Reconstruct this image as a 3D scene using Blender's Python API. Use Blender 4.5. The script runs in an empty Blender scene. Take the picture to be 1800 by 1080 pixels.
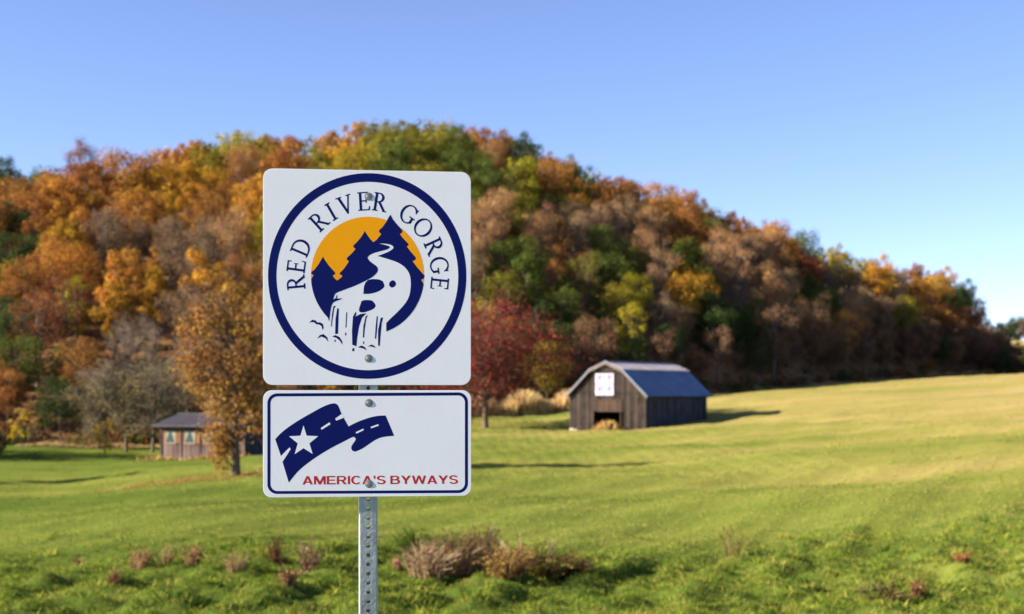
import bpy, bmesh, math, random
import numpy as np
from mathutils import Vector, Matrix, geometry

# ------------------------------------------------------------------ camera, sky, sun, exposure
SC = bpy.context.scene
CZ = 1.70                       # eye height above the road shoulder
FPX, CX, HY = 2500.0, 900.0, 692.0   # survey constants: focal length, centre column and horizon row of an 1800 px frame
cam_d = bpy.data.cameras.new('camera')
cam = bpy.data.objects.new('camera', cam_d)
SC.collection.objects.link(cam)
SC.camera = cam
cam.location = (0, 0, CZ)
cam.rotation_euler = (math.radians(90), 0, 0)
cam_d.sensor_width = 36.0
cam_d.lens = 50.0
cam_d.shift_y = 152.0 / 1800.0
cam_d.clip_start = 0.05
cam_d.clip_end = 9000
cam_d.dof.use_dof = True
cam_d.dof.focus_distance = 3.90
cam_d.dof.aperture_fstop = 5.0
cam_d.dof.aperture_blades = 0

SUN_EL = math.radians(22.8)
SUN_B = math.radians(-11.8)     # from the left, just grazing the sign's face
sun_vec = Vector((-math.cos(SUN_B) * math.cos(SUN_EL), math.sin(SUN_B) * math.cos(SUN_EL), math.sin(SUN_EL)))
world = bpy.data.worlds.new('World')
SC.world = world
world.use_nodes = True
wn = world.node_tree.nodes; wl = world.node_tree.links
wn.clear()
sky = wn.new('ShaderNodeTexSky'); sky.sky_type = 'NISHITA'; sky.sun_disc = False
sky.sun_elevation = SUN_EL
sky.sun_rotation = math.radians(270.0 - 11.8)
sky.altitude = 2600; sky.air_density = 0.95; sky.dust_density = 0.0; sky.ozone_density = 3.4
bg = wn.new('ShaderNodeBackground'); bg.inputs['Strength'].default_value = 0.062
wo = wn.new('ShaderNodeOutputWorld')
tint = wn.new('ShaderNodeMix'); tint.data_type = 'RGBA'; tint.blend_type = 'MULTIPLY'; tint.inputs[0].default_value = 1.0
tint.inputs[7].default_value = (1.08, 0.93, 1.0, 1)        # camera white balance of a clear autumn sky
wl.new(sky.outputs[0], tint.inputs[6]); wl.new(tint.outputs[2], bg.inputs[0]); wl.new(bg.outputs[0], wo.inputs[0])
sun_d = bpy.data.lights.new('sun', 'SUN'); sun_d.energy = 5.0; sun_d.angle = math.radians(0.5); sun_d.color = (1.0, 0.90, 0.74)
sun = bpy.data.objects.new('sun', sun_d); SC.collection.objects.link(sun)
sun.rotation_euler = sun_vec.to_track_quat('Z', 'Y').to_euler()
SC.view_settings.view_transform = 'Standard'
try: SC.view_settings.look = 'None'
except Exception: pass
SC.view_settings.exposure = 2.0
SC.view_settings.gamma = 1.0
SC.view_settings.use_curve_mapping = False
SC.render.engine = 'CYCLES'
SC.cycles.use_denoising = True
SC.cycles.max_bounces = 6
SC.cycles.transparent_max_bounces = 6

RNG = np.random.default_rng(11)
random.seed(5)
COL = SC.collection

# ------------------------------------------------------------------ helpers
def px(p, q, d):
    return Vector(((p - CX) / FPX * d, d, CZ - (q - HY) / FPX * d))

def link(name, me, parent=None, mat=None):
    o = bpy.data.objects.new(name, me)
    COL.objects.link(o)
    if parent is not None: o.parent = parent
    if mat is not None and me is not None:
        if len(me.materials) == 0: me.materials.append(mat)
    return o

def tag(o, label=None, cat=None, group=None, kind=None):
    if label: o['label'] = label
    if cat: o['category'] = cat
    if group: o['group'] = group
    if kind: o['kind'] = kind
    return o

def empty(name, loc, rz=0.0, s=1.0):
    o = bpy.data.objects.new(name, None)
    COL.objects.link(o)
    o.location = loc; o.rotation_euler = (0, 0, rz); o.scale = (s, s, s)
    o.empty_display_size = 0.2
    return o

def np_mesh(name, verts, faces, tint=None, vcol=None, smooth=False):
    verts = np.asarray(verts, dtype=np.float32); faces = np.asarray(faces, dtype=np.int32)
    me = bpy.data.meshes.new(name)
    F, k = faces.shape
    me.vertices.add(len(verts)); me.vertices.foreach_set('co', verts.ravel())
    me.loops.add(F * k); me.loops.foreach_set('vertex_index', faces.ravel())
    me.polygons.add(F); me.polygons.foreach_set('loop_start', np.arange(0, F * k, k, dtype=np.int32))
    if smooth: me.polygons.foreach_set('use_smooth', np.ones(F, dtype=bool))
    me.update(calc_edges=True)
    if tint is not None:
        a = me.attributes.new('tint', 'FLOAT', 'POINT'); a.data.foreach_set('value', np.asarray(tint, dtype=np.float32))
    if vcol is not None:
        a = me.attributes.new('vc', 'FLOAT_COLOR', 'POINT'); a.data.foreach_set('color', np.asarray(vcol, dtype=np.float32).ravel())
    return me

class MB:
    """collects boxes, prisms and tubes into one mesh, with a tint value for each piece"""
    def __init__(s): s.v = []; s.f = []; s.t = []
    def add(s, vs, fs, t=0.5):
        b = len(s.v); s.v += [tuple(v) for v in vs]; s.f += [tuple(i + b for i in f) for f in fs]; s.t += [t] * len(vs)
        return s
    def box(s, x0, x1, y0, y1, z0, z1, t=0.5):
        vs = [(x0,y0,z0),(x1,y0,z0),(x1,y1,z0),(x0,y1,z0),(x0,y0,z1),(x1,y0,z1),(x1,y1,z1),(x0,y1,z1)]
        return s.add(vs, [(0,3,2,1),(4,5,6,7),(0,1,5,4),(1,2,6,5),(2,3,7,6),(3,0,4,7)], t)
    def prism_y(s, poly, y0, y1, t=0.5):
        """polygon in x,z extruded along y"""
        n = len(poly)
        vs = [(a, y0, b) for a, b in poly] + [(a, y1, b) for a, b in poly]
        fs = [tuple(range(n)), tuple(range(2*n-1, n-1, -1))] + [(i, i+n, (i+1) % n + n, (i+1) % n) for i in range(n)]
        return s.add(vs, fs, t)
    def tube(s, pts, rad, sides=6, t=0.5):
        pts = [Vector(p) for p in pts]; n = len(pts); vs = []
        for i, p in enumerate(pts):
            d = (pts[min(i+1, n-1)] - pts[max(i-1, 0)])
            if d.length < 1e-9: d = Vector((0,0,1))
            d.normalize()
            a = d.cross(Vector((0.3, 0.9, 0.1)) if abs(d.y) < 0.9 else Vector((1,0,0))); a.normalize(); b = d.cross(a)
            for k in range(sides):
                w = 2*math.pi*k/sides
                vs.append(p + (a*math.cos(w) + b*math.sin(w)) * rad[i])
        fs = []
        for i in range(n-1):
            for k in range(sides):
                fs.append((i*sides+k, i*sides+(k+1) % sides, (i+1)*sides+(k+1) % sides, (i+1)*sides+k))
        fs.append(tuple(range((n-1)*sides, n*sides)))
        return s.add(vs, fs, t)
    def mesh(s, name, smooth=False):
        me = bpy.data.meshes.new(name); me.from_pydata(s.v, [], s.f)
        a = me.attributes.new('tint', 'FLOAT', 'POINT'); a.data.foreach_set('value', np.array(s.t, dtype=np.float32))
        if smooth:
            for p in me.polygons: p.use_smooth = True
        bm = bmesh.new(); bm.from_mesh(me); bmesh.ops.recalc_face_normals(bm, faces=bm.faces); bm.to_mesh(me); bm.free()
        me.update(); return me
    def build(s, name, mat, parent=None, smooth=False):
        return link(name, s.mesh(name, smooth), parent, mat)

# ------------------------------------------------------------------ materials
def new_mat(name):
    m = bpy.data.materials.new(name); m.use_nodes = True
    nt = m.node_tree; nt.nodes.clear()
    out = nt.nodes.new('ShaderNodeOutputMaterial')
    return m, nt, nt.nodes, nt.links, out

def math_node(nt, op, a, b=None, c=None):
    n = nt.nodes.new('ShaderNodeMath'); n.operation = op
    for i, v in enumerate((a, b, c)):
        if v is None: continue
        if isinstance(v, (int, float)): n.inputs[i].default_value = v
        else: nt.links.new(v, n.inputs[i])
    return n.outputs[0]

def mix_col(nt, fac, a, b, mode='MIX'):
    n = nt.nodes.new('ShaderNodeMix'); n.data_type = 'RGBA'; n.blend_type = mode
    for i, v in ((0, fac), (6, a), (7, b)):
        if isinstance(v, (int, float)): n.inputs[i].default_value = v
        elif isinstance(v, tuple): n.inputs[i].default_value = (*v, 1) if len(v) == 3 else v
        else: nt.links.new(v, n.inputs[i])
    return n.outputs[2]

def noise_tex(nt, vec, scale, detail=4, rough=0.55, sc=None):
    if sc is not None:
        mp = nt.nodes.new('ShaderNodeMapping'); mp.inputs['Scale'].default_value = sc
        nt.links.new(vec, mp.inputs[0]); vec = mp.outputs[0]
    n = nt.nodes.new('ShaderNodeTexNoise'); n.inputs['Scale'].default_value = scale
    n.inputs['Detail'].default_value = detail; n.inputs['Roughness'].default_value = rough
    nt.links.new(vec, n.inputs['Vector'])
    return n.outputs['Fac']

def ramp(nt, fac, stops):
    r = nt.nodes.new('ShaderNodeValToRGB')
    e = r.color_ramp.elements
    while len(e) < len(stops): e.new(0.5)
    for i, (p, c) in enumerate(stops):
        e[i].position = p; e[i].color = (*c, 1)
    nt.links.new(fac, r.inputs[0])
    return r.outputs[0]

def attr(nt, name):
    n = nt.nodes.new('ShaderNodeAttribute'); n.attribute_name = name; return n

def mat_leaf(name, src='object', trans=0.35, fixed=None):
    m, nt, N, L, out = new_mat(name)
    t = attr(nt, 'tint').outputs['Fac']
    if src == 'object': base = N.new('ShaderNodeObjectInfo').outputs['Color']
    elif src == 'vc': base = attr(nt, 'vc').outputs['Color']
    else:
        rgb = N.new('ShaderNodeRGB'); rgb.outputs[0].default_value = (*fixed, 1); base = rgb.outputs[0]
    hs = N.new('ShaderNodeHueSaturation')
    L.new(math_node(nt, 'MULTIPLY_ADD', t, 0.07, 0.465), hs.inputs['Hue'])
    L.new(math_node(nt, 'MULTIPLY_ADD', t, 1.15, 0.42), hs.inputs['Value'])
    hs.inputs['Saturation'].default_value = 1.0
    L.new(base, hs.inputs['Color'])
    d = N.new('ShaderNodeBsdfDiffuse'); tr = N.new('ShaderNodeBsdfTranslucent')
    L.new(hs.outputs[0], d.inputs[0]); L.new(hs.outputs[0], tr.inputs[0])
    mx = N.new('ShaderNodeMixShader'); mx.inputs[0].default_value = trans
    L.new(d.outputs[0], mx.inputs[1]); L.new(tr.outputs[0], mx.inputs[2]); L.new(mx.outputs[0], out.inputs[0])
    return m

def mat_principled(name, col, rough=0.8, metal=0.0, spec=0.3, noise=None, bump=None):
    """noise=(scale, amount, stretch) varies the colour; bump=(scale, strength, stretch)"""
    m, nt, N, L, out = new_mat(name)
    p = N.new('ShaderNodeBsdfPrincipled')
    p.inputs['Roughness'].default_value = rough; p.inputs['Metallic'].default_value = metal
    p.inputs['Specular IOR Level'].default_value = spec
    tc = N.new('ShaderNodeTexCoord').outputs['Object']
    if noise:
        f = noise_tex(nt, tc, noise[0], 5, 0.6, noise[2] if len(noise) > 2 else None)
        c = mix_col(nt, math_node(nt, 'MULTIPLY_ADD', f, 2.4, -0.7), tuple(x*(1-noise[1]) for x in col), tuple(min(1, x*(1+noise[1])) for x in col))
        L.new(c, p.inputs['Base Color'])
    else: p.inputs['Base Color'].default_value = (*col, 1)
    if bump:
        f = noise_tex(nt, tc, bump[0], 4, 0.6, bump[2] if len(bump) > 2 else None)
        b = N.new('ShaderNodeBump'); b.inputs['Strength'].default_value = bump[1]; b.inputs['Distance'].default_value = 0.02
        L.new(f, b.inputs['Height']); L.new(b.outputs[0], p.inputs['Normal'])
    L.new(p.outputs[0], out.inputs[0])
    return m

def mat_boards(name, c0, c1, grain=(9, 9, 0.7)):
    m, nt, N, L, out = new_mat(name)
    p = N.new('ShaderNodeBsdfPrincipled'); p.inputs['Roughness'].default_value = 0.9; p.inputs['Specular IOR Level'].default_value = 0.15
    tc = N.new('ShaderNodeTexCoord').outputs['Object']
    f = noise_tex(nt, tc, 1.0, 6, 0.65, grain)
    w = noise_tex(nt, tc, 0.9, 3, 0.5)
    t = attr(nt, 'tint').outputs['Fac']
    k = math_node(nt, 'ADD', math_node(nt, 'MULTIPLY', t, 0.75), math_node(nt, 'MULTIPLY_ADD', f, 1.1, -0.42))
    k = math_node(nt, 'ADD', k, math_node(nt, 'MULTIPLY_ADD', w, 1.5, -0.75))
    L.new(mix_col(nt, k, c0, c1), p.inputs['Base Color'])
    b = N.new('ShaderNodeBump'); b.inputs['Strength'].default_value = 0.5; b.inputs['Distance'].default_value = 0.02
    L.new(f, b.inputs['Height']); L.new(b.outputs[0], p.inputs['Normal'])
    L.new(p.outputs[0], out.inputs[0])
    return m

M = {}
M['leaf'] = mat_leaf('leaf')
M['leaf_mass'] = mat_leaf('leaf_mass', 'vc')
M['bark'] = mat_principled('bark', (0.10, 0.076, 0.056), 0.95, noise=(3, 0.5, (4, 4, 0.6)), bump=(6, 0.6, (4, 4, 0.6)))
M['bark_pale'] = mat_principled('bark_pale', (0.15, 0.115, 0.085), 0.95, noise=(3, 0.5, (3, 3, 0.8)))
M['twig'] = mat_principled('twig', (0.095, 0.078, 0.05), 0.95, noise=(2, 0.35))
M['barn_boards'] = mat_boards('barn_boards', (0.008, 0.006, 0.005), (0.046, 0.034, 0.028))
M['shade_tint_boards'] = mat_boards('shade_tint_boards', (0.018, 0.019, 0.024), (0.062, 0.062, 0.072))  # boards of walls turned from the sun, bluish shade mixed into the colour
M['barn_door'] = mat_boards('barn_door', (0.018, 0.012, 0.010), (0.07, 0.042, 0.030))
M['barn_dark'] = mat_principled('barn_dark', (0.03, 0.025, 0.02), 0.95)
M['roof'] = mat_principled('roof', (0.095, 0.152, 0.23), 0.42, 0.55, 0.5, noise=(0.6, 0.25, (1, 1, 1)), bump=(1.5, 0.1))
M['roof_sunlit'] = mat_principled('roof_sunlit', (0.22, 0.20, 0.235), 0.6, 0.15, 0.3, noise=(0.6, 0.25))  # same roof metal; grazing sunlight on the upper sheets is painted as paler grey
M['trim'] = mat_principled('trim', (0.13, 0.10, 0.088), 0.85, noise=(2, 0.3))
M['stone'] = mat_principled('stone', (0.33, 0.27, 0.22), 0.9, noise=(4, 0.25), bump=(8, 0.5))
M['quilt_white'] = mat_principled('quilt_white', (0.33, 0.31, 0.35), 0.6, noise=(2, 0.05))
M['quilt_pink'] = mat_principled('quilt_pink', (0.26, 0.04, 0.20), 0.6)
M['quilt_blue'] = mat_principled('quilt_blue', (0.14, 0.13, 0.30), 0.6)
M['cabin_boards'] = mat_boards('cabin_boards', (0.045, 0.03, 0.028), (0.15, 0.105, 0.092))
M['cabin_wood'] = mat_boards('cabin_wood', (0.13, 0.06, 0.022), (0.25, 0.125, 0.045))
M['cabin_roof'] = mat_principled('cabin_roof', (0.040, 0.033, 0.042), 0.7, 0.1, 0.4, noise=(1.2, 0.3))
M['glass'] = mat_principled('glass', (0.035, 0.055, 0.058), 0.2, 0.0, 0.35)
M['curtain'] = mat_principled('curtain', (0.19, 0.185, 0.14), 0.9)
M['frame_paint'] = mat_principled('frame_paint', (0.20, 0.13, 0.10), 0.8)
M['haybrush'] = mat_leaf('haybrush', 'fixed', 0.25, (0.42, 0.27, 0.10))

# ------------------------------------------------------------------ terrain
def ss(a, b, x):
    t = np.clip((np.asarray(x, dtype=float) - a) / (b - a), 0, 1); return t*t*(3 - 2*t)

U_ = [-1.2, -0.6, -0.36, -0.25, -0.15, -0.05, 0.0, 0.08, 0.14, 0.20, 0.26, 0.30, 0.325, 0.345, 0.42, 1.2]
FOOT = [150, 140, 141, 141, 150, 174, 181, 187, 204, 232, 262, 284, 298, 310, 340, 480]
RIDG = [330, 300, 292, 296, 300, 308, 314, 320, 328, 338, 350, 360, 366, 370, 400, 600]
PXT = [-900, -200, 0, 60, 120, 200, 350, 460, 560, 620, 700, 800, 850, 920, 960, 1040, 1130, 1230, 1300, 1380, 1430, 1500, 1570, 1640, 1690, 1725, 1760, 1900, 3000]
PYT = [330, 300, 305, 318, 292, 302, 264, 250, 258, 240, 224, 219, 240, 248, 275, 312, 332, 362, 388, 404, 440, 452, 472, 490, 512, 570, 640, 660, 660]
rs = np.random.default_rng(3)
WAV = [(rs.uniform(-1, 1, 2) * f, rs.uniform(0, 6.28), a) for f, a in [(0.05, .10), (0.06, .10), (0.11, .05), (0.13, .05), (0.25, .05), (0.3, .05), (0.9, .02), (1.1, .02)]]

RW = [(rs.normal(size=2)*0.33, rs.uniform(0, 6.28)) for _ in range(14)] + [(rs.normal(size=2)*0.75, rs.uniform(0, 6.28)) for _ in range(12)]
def rough_mask(x, y): return (1 - ss(30.5, 37, y + 2.2*np.sin(x*0.5) + 1.2*np.sin(x*1.3 + 1)))*ss(13, 18, y)

def terr(x, y):
    x = np.asarray(x, dtype=float); y = np.asarray(y, dtype=float)
    z = -3.72 + 0.0*x
    xr = np.maximum(0, x - 3)
    z = z + 0.105*90*(1 - np.exp(-xr*xr/(xr + 9)/90))
    z = z - 1.55*ss(-6, -30, x)*1.0
    z = z + (1.4 + 0.2*ss(8, 26, x))*ss(138, 168, y)*ss(-22, -2, x)
    z = z + 2.0*(1 - ss(6, 19, y))
    for k, ph, a in WAV: z = z + a*np.sin(k[0]*x*6.28 + k[1]*y*6.28 + ph)*ss(8, 22, y)
    rel = sum(np.sin(6.28*(k[0]*x + k[1]*y) + ph) for k, ph in RW[:14])*0.026 + sum(np.sin(6.28*(k[0]*x + k[1]*y) + ph) for k, ph in RW[14:])*0.025
    z = z + rel*rough_mask(x, y)
    yy = np.maximum(y, 1.0); u = x/yy; D = yy
    F = np.interp(u, U_, FOOT); R = np.interp(u, U_, RIDG)
    pyt = np.interp(u*FPX + CX, PXT, PYT)
    ridge = (HY - pyt)/FPX*R - 11.0*np.interp(u, [0.22, 0.33], [1, 0.8])
    t = np.clip((D - F)/(R - F), 0, 1)
    rise = np.maximum(0, ridge - z)*np.interp(u, [0.325, 0.36], [1, 0.0])
    s = np.sin(t*math.pi/2)**1.05
    beyond = np.clip((D - R)/260, 0, 1)
    z = z + rise*s*(1 - 0.75*beyond*beyond*(3 - 2*beyond))
    z = z + 14.0*ss(420, 540, D)*ss(0.30, 0.35, u)
    return z + CZ

def ground_at(p, q, d0=17, d1=260):
    d = np.linspace(d0, d1, 6000); u = (p - CX)/FPX
    h = terr(u*d, d) - (CZ - (q - HY)/FPX*d)
    i = np.argmax(h > 0)
    if h[i] <= 0: i = len(d) - 1
    return Vector((u*d[i], d[i], float(terr(u*d[i], d[i]))))

def gz(x, y): return float(terr(x, y))

def axis(segs):
    out = []
    for a, b, st in segs: out += list(np.arange(a, b, st))
    out.append(segs[-1][1]); return np.array(out)
gx = axis([(-4000, -900, 300), (-900, -300, 40), (-300, -110, 8), (-110, -30, 2.5), (-30, -15, 0.8), (-15, 15, 0.28), (15, 30, 0.8), (30, 120, 2.5), (120, 300, 8), (300, 900, 40), (900, 4000, 300)])
gy = axis([(-600, -60, 60), (-60, 0, 6), (0, 17, 0.8), (17, 40, 0.28), (40, 60, 0.8), (60, 200, 2.0), (200, 360, 3.5), (360, 700, 15), (700, 6000, 200)])
GX, GY = np.meshgrid(gx, gy)
GZ = terr(GX, GY)
nx, ny = len(gx), len(gy)
V = np.stack([GX.ravel(), GY.ravel(), GZ.ravel()], 1)
ii = np.arange(nx*ny).reshape(ny, nx)
Fq = np.stack([ii[:-1, :-1], ii[:-1, 1:], ii[1:, 1:], ii[1:, :-1]], -1).reshape(-1, 4)
cxm = V[Fq].mean(1)
uu = cxm[:, 0]/np.maximum(cxm[:, 1], 1)
is_hill = (cxm[:, 1] > np.interp(uu, U_, FOOT) - 1.5) & (uu < 0.347) & (cxm[:, 1] > 60) & (uu > -1.3)

def sub_mesh(name, fmask):
    f = Fq[fmask]; idx, inv = np.unique(f, return_inverse=True)
    return np_mesh(name, V[idx], inv.reshape(-1, 4), smooth=True)

# meadow: greens, yellowed swathes and straw streaks
m, nt, N, L, out = new_mat('meadow')
tc = N.new('ShaderNodeTexCoord').outputs['Object']
big = noise_tex(nt, tc, 1.0, 4, 0.55, (0.018, 0.05, 0.05))
mid = noise_tex(nt, tc, 1.0, 4, 0.55, (0.014, 0.17, 0.1))
fine = noise_tex(nt, tc, 1.0, 6, 0.7, (1.6, 2.2, 2.0))
sx = N.new('ShaderNodeSeparateXYZ'); L.new(tc, sx.inputs[0])
dry = N.new('ShaderNodeMapRange'); dry.inputs[1].default_value = -45; dry.inputs[2].default_value = 55; dry.inputs[3].default_value = -0.26; dry.inputs[4].default_value = 0.14
L.new(sx.outputs[0], dry.inputs[0])
dry2 = N.new('ShaderNodeMapRange'); dry2.inputs[1].default_value = 24; dry2.inputs[2].default_value = 70; dry2.inputs[3].default_value = -0.14; dry2.inputs[4].default_value = 0.07
L.new(sx.outputs[1], dry2.inputs[0])
k = math_node(nt, 'ADD', math_node(nt, 'MULTIPLY', big, 0.55), math_node(nt, 'MULTIPLY', mid, 0.45))
k = math_node(nt, 'ADD', math_node(nt, 'MULTIPLY_ADD', k, 1.35, -0.175), math_node(nt, 'MULTIPLY_ADD', fine, 0.16, -0.08))
k = math_node(nt, 'ADD', k, math_node(nt, 'ADD', dry.outputs[0], dry2.outputs[0]))
c = ramp(nt, k, [(0.28, (0.070, 0.098, 0.017)), (0.42, (0.122, 0.143, 0.027)), (0.54, (0.182, 0.174, 0.042)), (0.66, (0.24, 0.195, 0.064)), (0.82, (0.31, 0.228, 0.10))])
p = N.new('ShaderNodeBsdfPrincipled'); p.inputs['Roughness'].default_value = 1.0; p.inputs['Specular IOR Level'].default_value = 0.0
L.new(c, p.inputs['Base Color'])
b = N.new('ShaderNodeBump'); b.inputs['Strength'].default_value = 0.45; b.inputs['Distance'].default_value = 0.08
L.new(fine, b.inputs['Height']); L.new(b.outputs[0], p.inputs['Normal'])
L.new(p.outputs[0], out.inputs[0]); M['meadow'] = m
M['litter'] = mat_principled('leaf_litter', (0.14, 0.075, 0.035), 1.0, 0, 0.0, noise=(0.5, 0.5), bump=(1.5, 0.8))
tag(link('meadow_ground', sub_mesh('meadow_ground', ~is_hill), None, M['meadow']), 'sloping green meadow with yellowed swathes running to the wooded hill', kind='structure')
tag(link('hill', sub_mesh('hill', is_hill), None, M['litter']), 'steep hillside covered in brown leaf litter under the trees', kind='structure')

# ------------------------------------------------------------------ tree builders
def rand_dirs(n, rng):
    v = rng.normal(size=(n, 3)); return v/np.linalg.norm(v, axis=1, keepdims=True)

def quads_at(c, nrm, size, rng, aspect=0.75):
    n = len(c)
    r = rand_dirs(n, rng)
    a = np.cross(nrm, r); a /= np.linalg.norm(a, axis=1, keepdims=True) + 1e-9
    b = np.cross(nrm, a)
    s = size[:, None]*0.5
    bend = nrm*s*0.25
    P = np.stack([c - a*s*aspect - bend*0, c - b*s - bend, c + a*s*aspect, c + b*s - bend], 1)
    return P.reshape(-1, 3), np.arange(n*4).reshape(n, 4)

def lobes_for(rng, H, cr, cb, n, shape):
    zc, rz = H*(cb + 1)/2, H*(1 - cb)/2
    out = []
    for i in range(n):
        f = (i + 0.5)/n
        z = 1 - 2*f
        th = i*2.39996 + rng.uniform(-0.5, 0.5)
        rr = math.sqrt(max(0, 1 - z*z))
        k = rng.uniform(0.38, 0.95)
        wid = 1.0
        if shape == 'cone': wid = np.interp(z, [-1, -0.5, 1], [0.8, 1.15, 0.55])
        if shape == 'vase': wid = np.interp(z, [-1, 0.3, 1], [0.45, 1.1, 0.9])
        ctr = np.array([rr*math.cos(th)*k*cr*wid, rr*math.sin(th)*k*cr*wid, zc + z*k*rz*1.05])
        if rng.random() > 0.12: out.append((ctr, cr*rng.uniform(0.20, 0.48)))
    return out

def make_tree(seed, H=14.0, cr=5.0, cb=0.30, n_lobes=20, n_leaf=5000, leaf=0.38, shape='round', twigs=0, lean=(0, 0), tr=0.20, inner=0.22, low_leaves=None, lobe_k=1.0):
    rng = np.random.default_rng(seed)
    lobes = [(c_, r_*lobe_k) for c_, r_ in lobes_for(rng, H, cr, cb, n_lobes, shape)]
    # trunk and limbs
    mb = MB()
    def trunk_pt(f):
        return Vector((lean[0]*f + 0.12*math.sin(f*5 + seed), lean[1]*f + 0.12*math.cos(f*4.3 + seed*2), H*f))
    fs = [0, 0.03, 0.12, 0.25, 0.4, 0.55, 0.7, 0.85]
    pts = [trunk_pt(f) - Vector((0, 0, 0.4 if f == 0 else 0)) for f in fs]
    off = trunk_pt(0.0); off.z = 0; pts = [q - off for q in pts]
    mb.tube(pts, [tr*1.6, tr*1.2, tr, tr*0.85, tr*0.68, tr*0.5, tr*0.3, tr*0.08], 8, 0.5)
    tw = []
    for (c, r) in lobes:
        f0 = max(0.16, min(0.7, (c[2]/H) - rng.uniform(0.10, 0.26)))
        a = trunk_pt(f0) - off; e = Vector(c) + Vector((lean[0], lean[1], 0))*(c[2]/H)
        mid = a.lerp(e, 0.5) + Vector((rng.normal()*0.25, rng.normal()*0.25, -0.08*(e - a).length))
        r0 = tr*0.42*(1 - 0.4*f0)
        mb.tube([a, mid, e], [r0, r0*0.6, r0*0.2], 5, 0.5)
        tw.append((mid, e, r))
    for (mid, e, r) in tw:
        for k in range(twigs):
            d = Vector(rand_dirs(1, rng)[0]); d.z = d.z*0.8 + 0.45
            s0 = mid.lerp(e, rng.uniform(0.35, 1.0))
            q1 = s0 + d*r*rng.uniform(0.5, 0.8); q2 = q1 + (d + Vector(rng.normal(size=3))*0.35)*r*rng.uniform(0.3, 0.7)
            rt = rng.uniform(0.018, 0.04)
            mb.tube([s0, q1, q2], [rt, rt*0.7, rt*0.3], 3, 0.5)
            q3 = q1 + (d*0.6 + Vector(rng.normal(size=3))*0.6)*r*0.5
            mb.tube([q1, q3], [rt*0.6, rt*0.25], 3, 0.5)
    trunk = mb.mesh('trunk', True)
    if n_leaf <= 0: return trunk, None
    # crown
    C = np.array([l[0] for l in lobes]); Rr = np.array([l[1] for l in lobes])
    C = C + np.outer(C[:, 2]/H, [lean[0], lean[1], 0])
    w = Rr**2; w /= w.sum()
    n = int(n_leaf*1.9)
    li = rng.choice(len(lobes), n, p=w)
    d = rand_dirs(n, rng); d[:, 2] = d[:, 2]*0.9 + 0.12; d /= np.linalg.norm(d, axis=1, keepdims=True)
    lump = 1 + 0.18*np.sin(d[:, 0]*6 + li) * np.cos(d[:, 1]*7 + li*2.3)
    rad = Rr[li]*(0.62 + 0.55*rng.random(n)**0.8)*lump
    deep = rng.random(n) < inner; rad[deep] *= rng.uniform(0.2, 0.8, deep.sum())
    P = C[li] + d*rad[:, None]
    dist = np.linalg.norm(P[:, None, :] - C[None], axis=2)/Rr[None]
    dist[np.arange(n), li] = 9
    keep = (dist.min(1) > 0.62) | (rng.random(n) < 0.22)
    P, d, li = P[keep][:n_leaf], d[keep][:n_leaf], li[keep][:n_leaf]
    nr = d*1.0 + rand_dirs(len(P), rng)*0.75 + np.array([0, 0, 0.25]); nr /= np.linalg.norm(nr, axis=1, keepdims=True)
    lobe_t = rng.uniform(0.25, 0.75, len(lobes))
    tint = np.clip(lobe_t[li]*0.6 + rng.normal(0.2, 0.17, len(P)), 0, 1)
    if low_leaves is not None:
        c0, r0, nl = low_leaves
        q = np.array(c0) + rand_dirs(nl, rng)*np.array(r0)*rng.random((nl, 1))**0.5
        P = np.concatenate([P, q]); nr = np.concatenate([nr, rand_dirs(nl, rng)]); tint = np.concatenate([tint, rng.uniform(0.2, 0.8, nl)])
    size = leaf*rng.uniform(0.65, 1.3, len(P))
    vv, ff = quads_at(P, nr, size, rng)
    return trunk, np_mesh('crown', vv, ff, np.repeat(tint, 4))

def make_conifer(seed, H=12, cr=2.4):
    rng = np.random.default_rng(seed)
    mb = MB().tube([(0, 0, -0.3), (0, 0, H*0.5), (0, 0, H)], [0.18, 0.1, 0.02], 6)
    P = []; Nn = []
    for i in range(26):
        f = i/26; z = H*(0.1 + 0.9*f); R = cr*(1 - f)**0.8 + 0.22
        for k in range(max(5, int(13*(1 - f)))):
            th = rng.uniform(0, 6.28); L_ = R*rng.uniform(0.75, 1.1)
            for s in np.linspace(0.15, 1, max(3, int(7*(1 - f)) + 2)):
                P.append((math.cos(th)*L_*s + rng.normal()*0.1, math.sin(th)*L_*s + rng.normal()*0.1, z - 0.35*L_*s + rng.normal()*0.08))
                Nn.append((math.cos(th)*0.4, math.sin(th)*0.4, 1))
    P = np.array(P); Nn = np.array(Nn) + rand_dirs(len(P), rng)*0.5; Nn /= np.linalg.norm(Nn, axis=1, keepdims=True)
    vv, ff = quads_at(P, Nn, 0.5*rng.uniform(0.6, 1.2, len(P)), rng)
    return mb.mesh('trunk', True), np_mesh('crown', vv, ff, np.repeat(rng.random(len(P)), 4))

def apply(trunk, crown, bark='bark'):
    trunk.materials.append(M[bark])
    if crown is not None: crown.materials.append(M['leaf'])
    return trunk, crown

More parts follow.
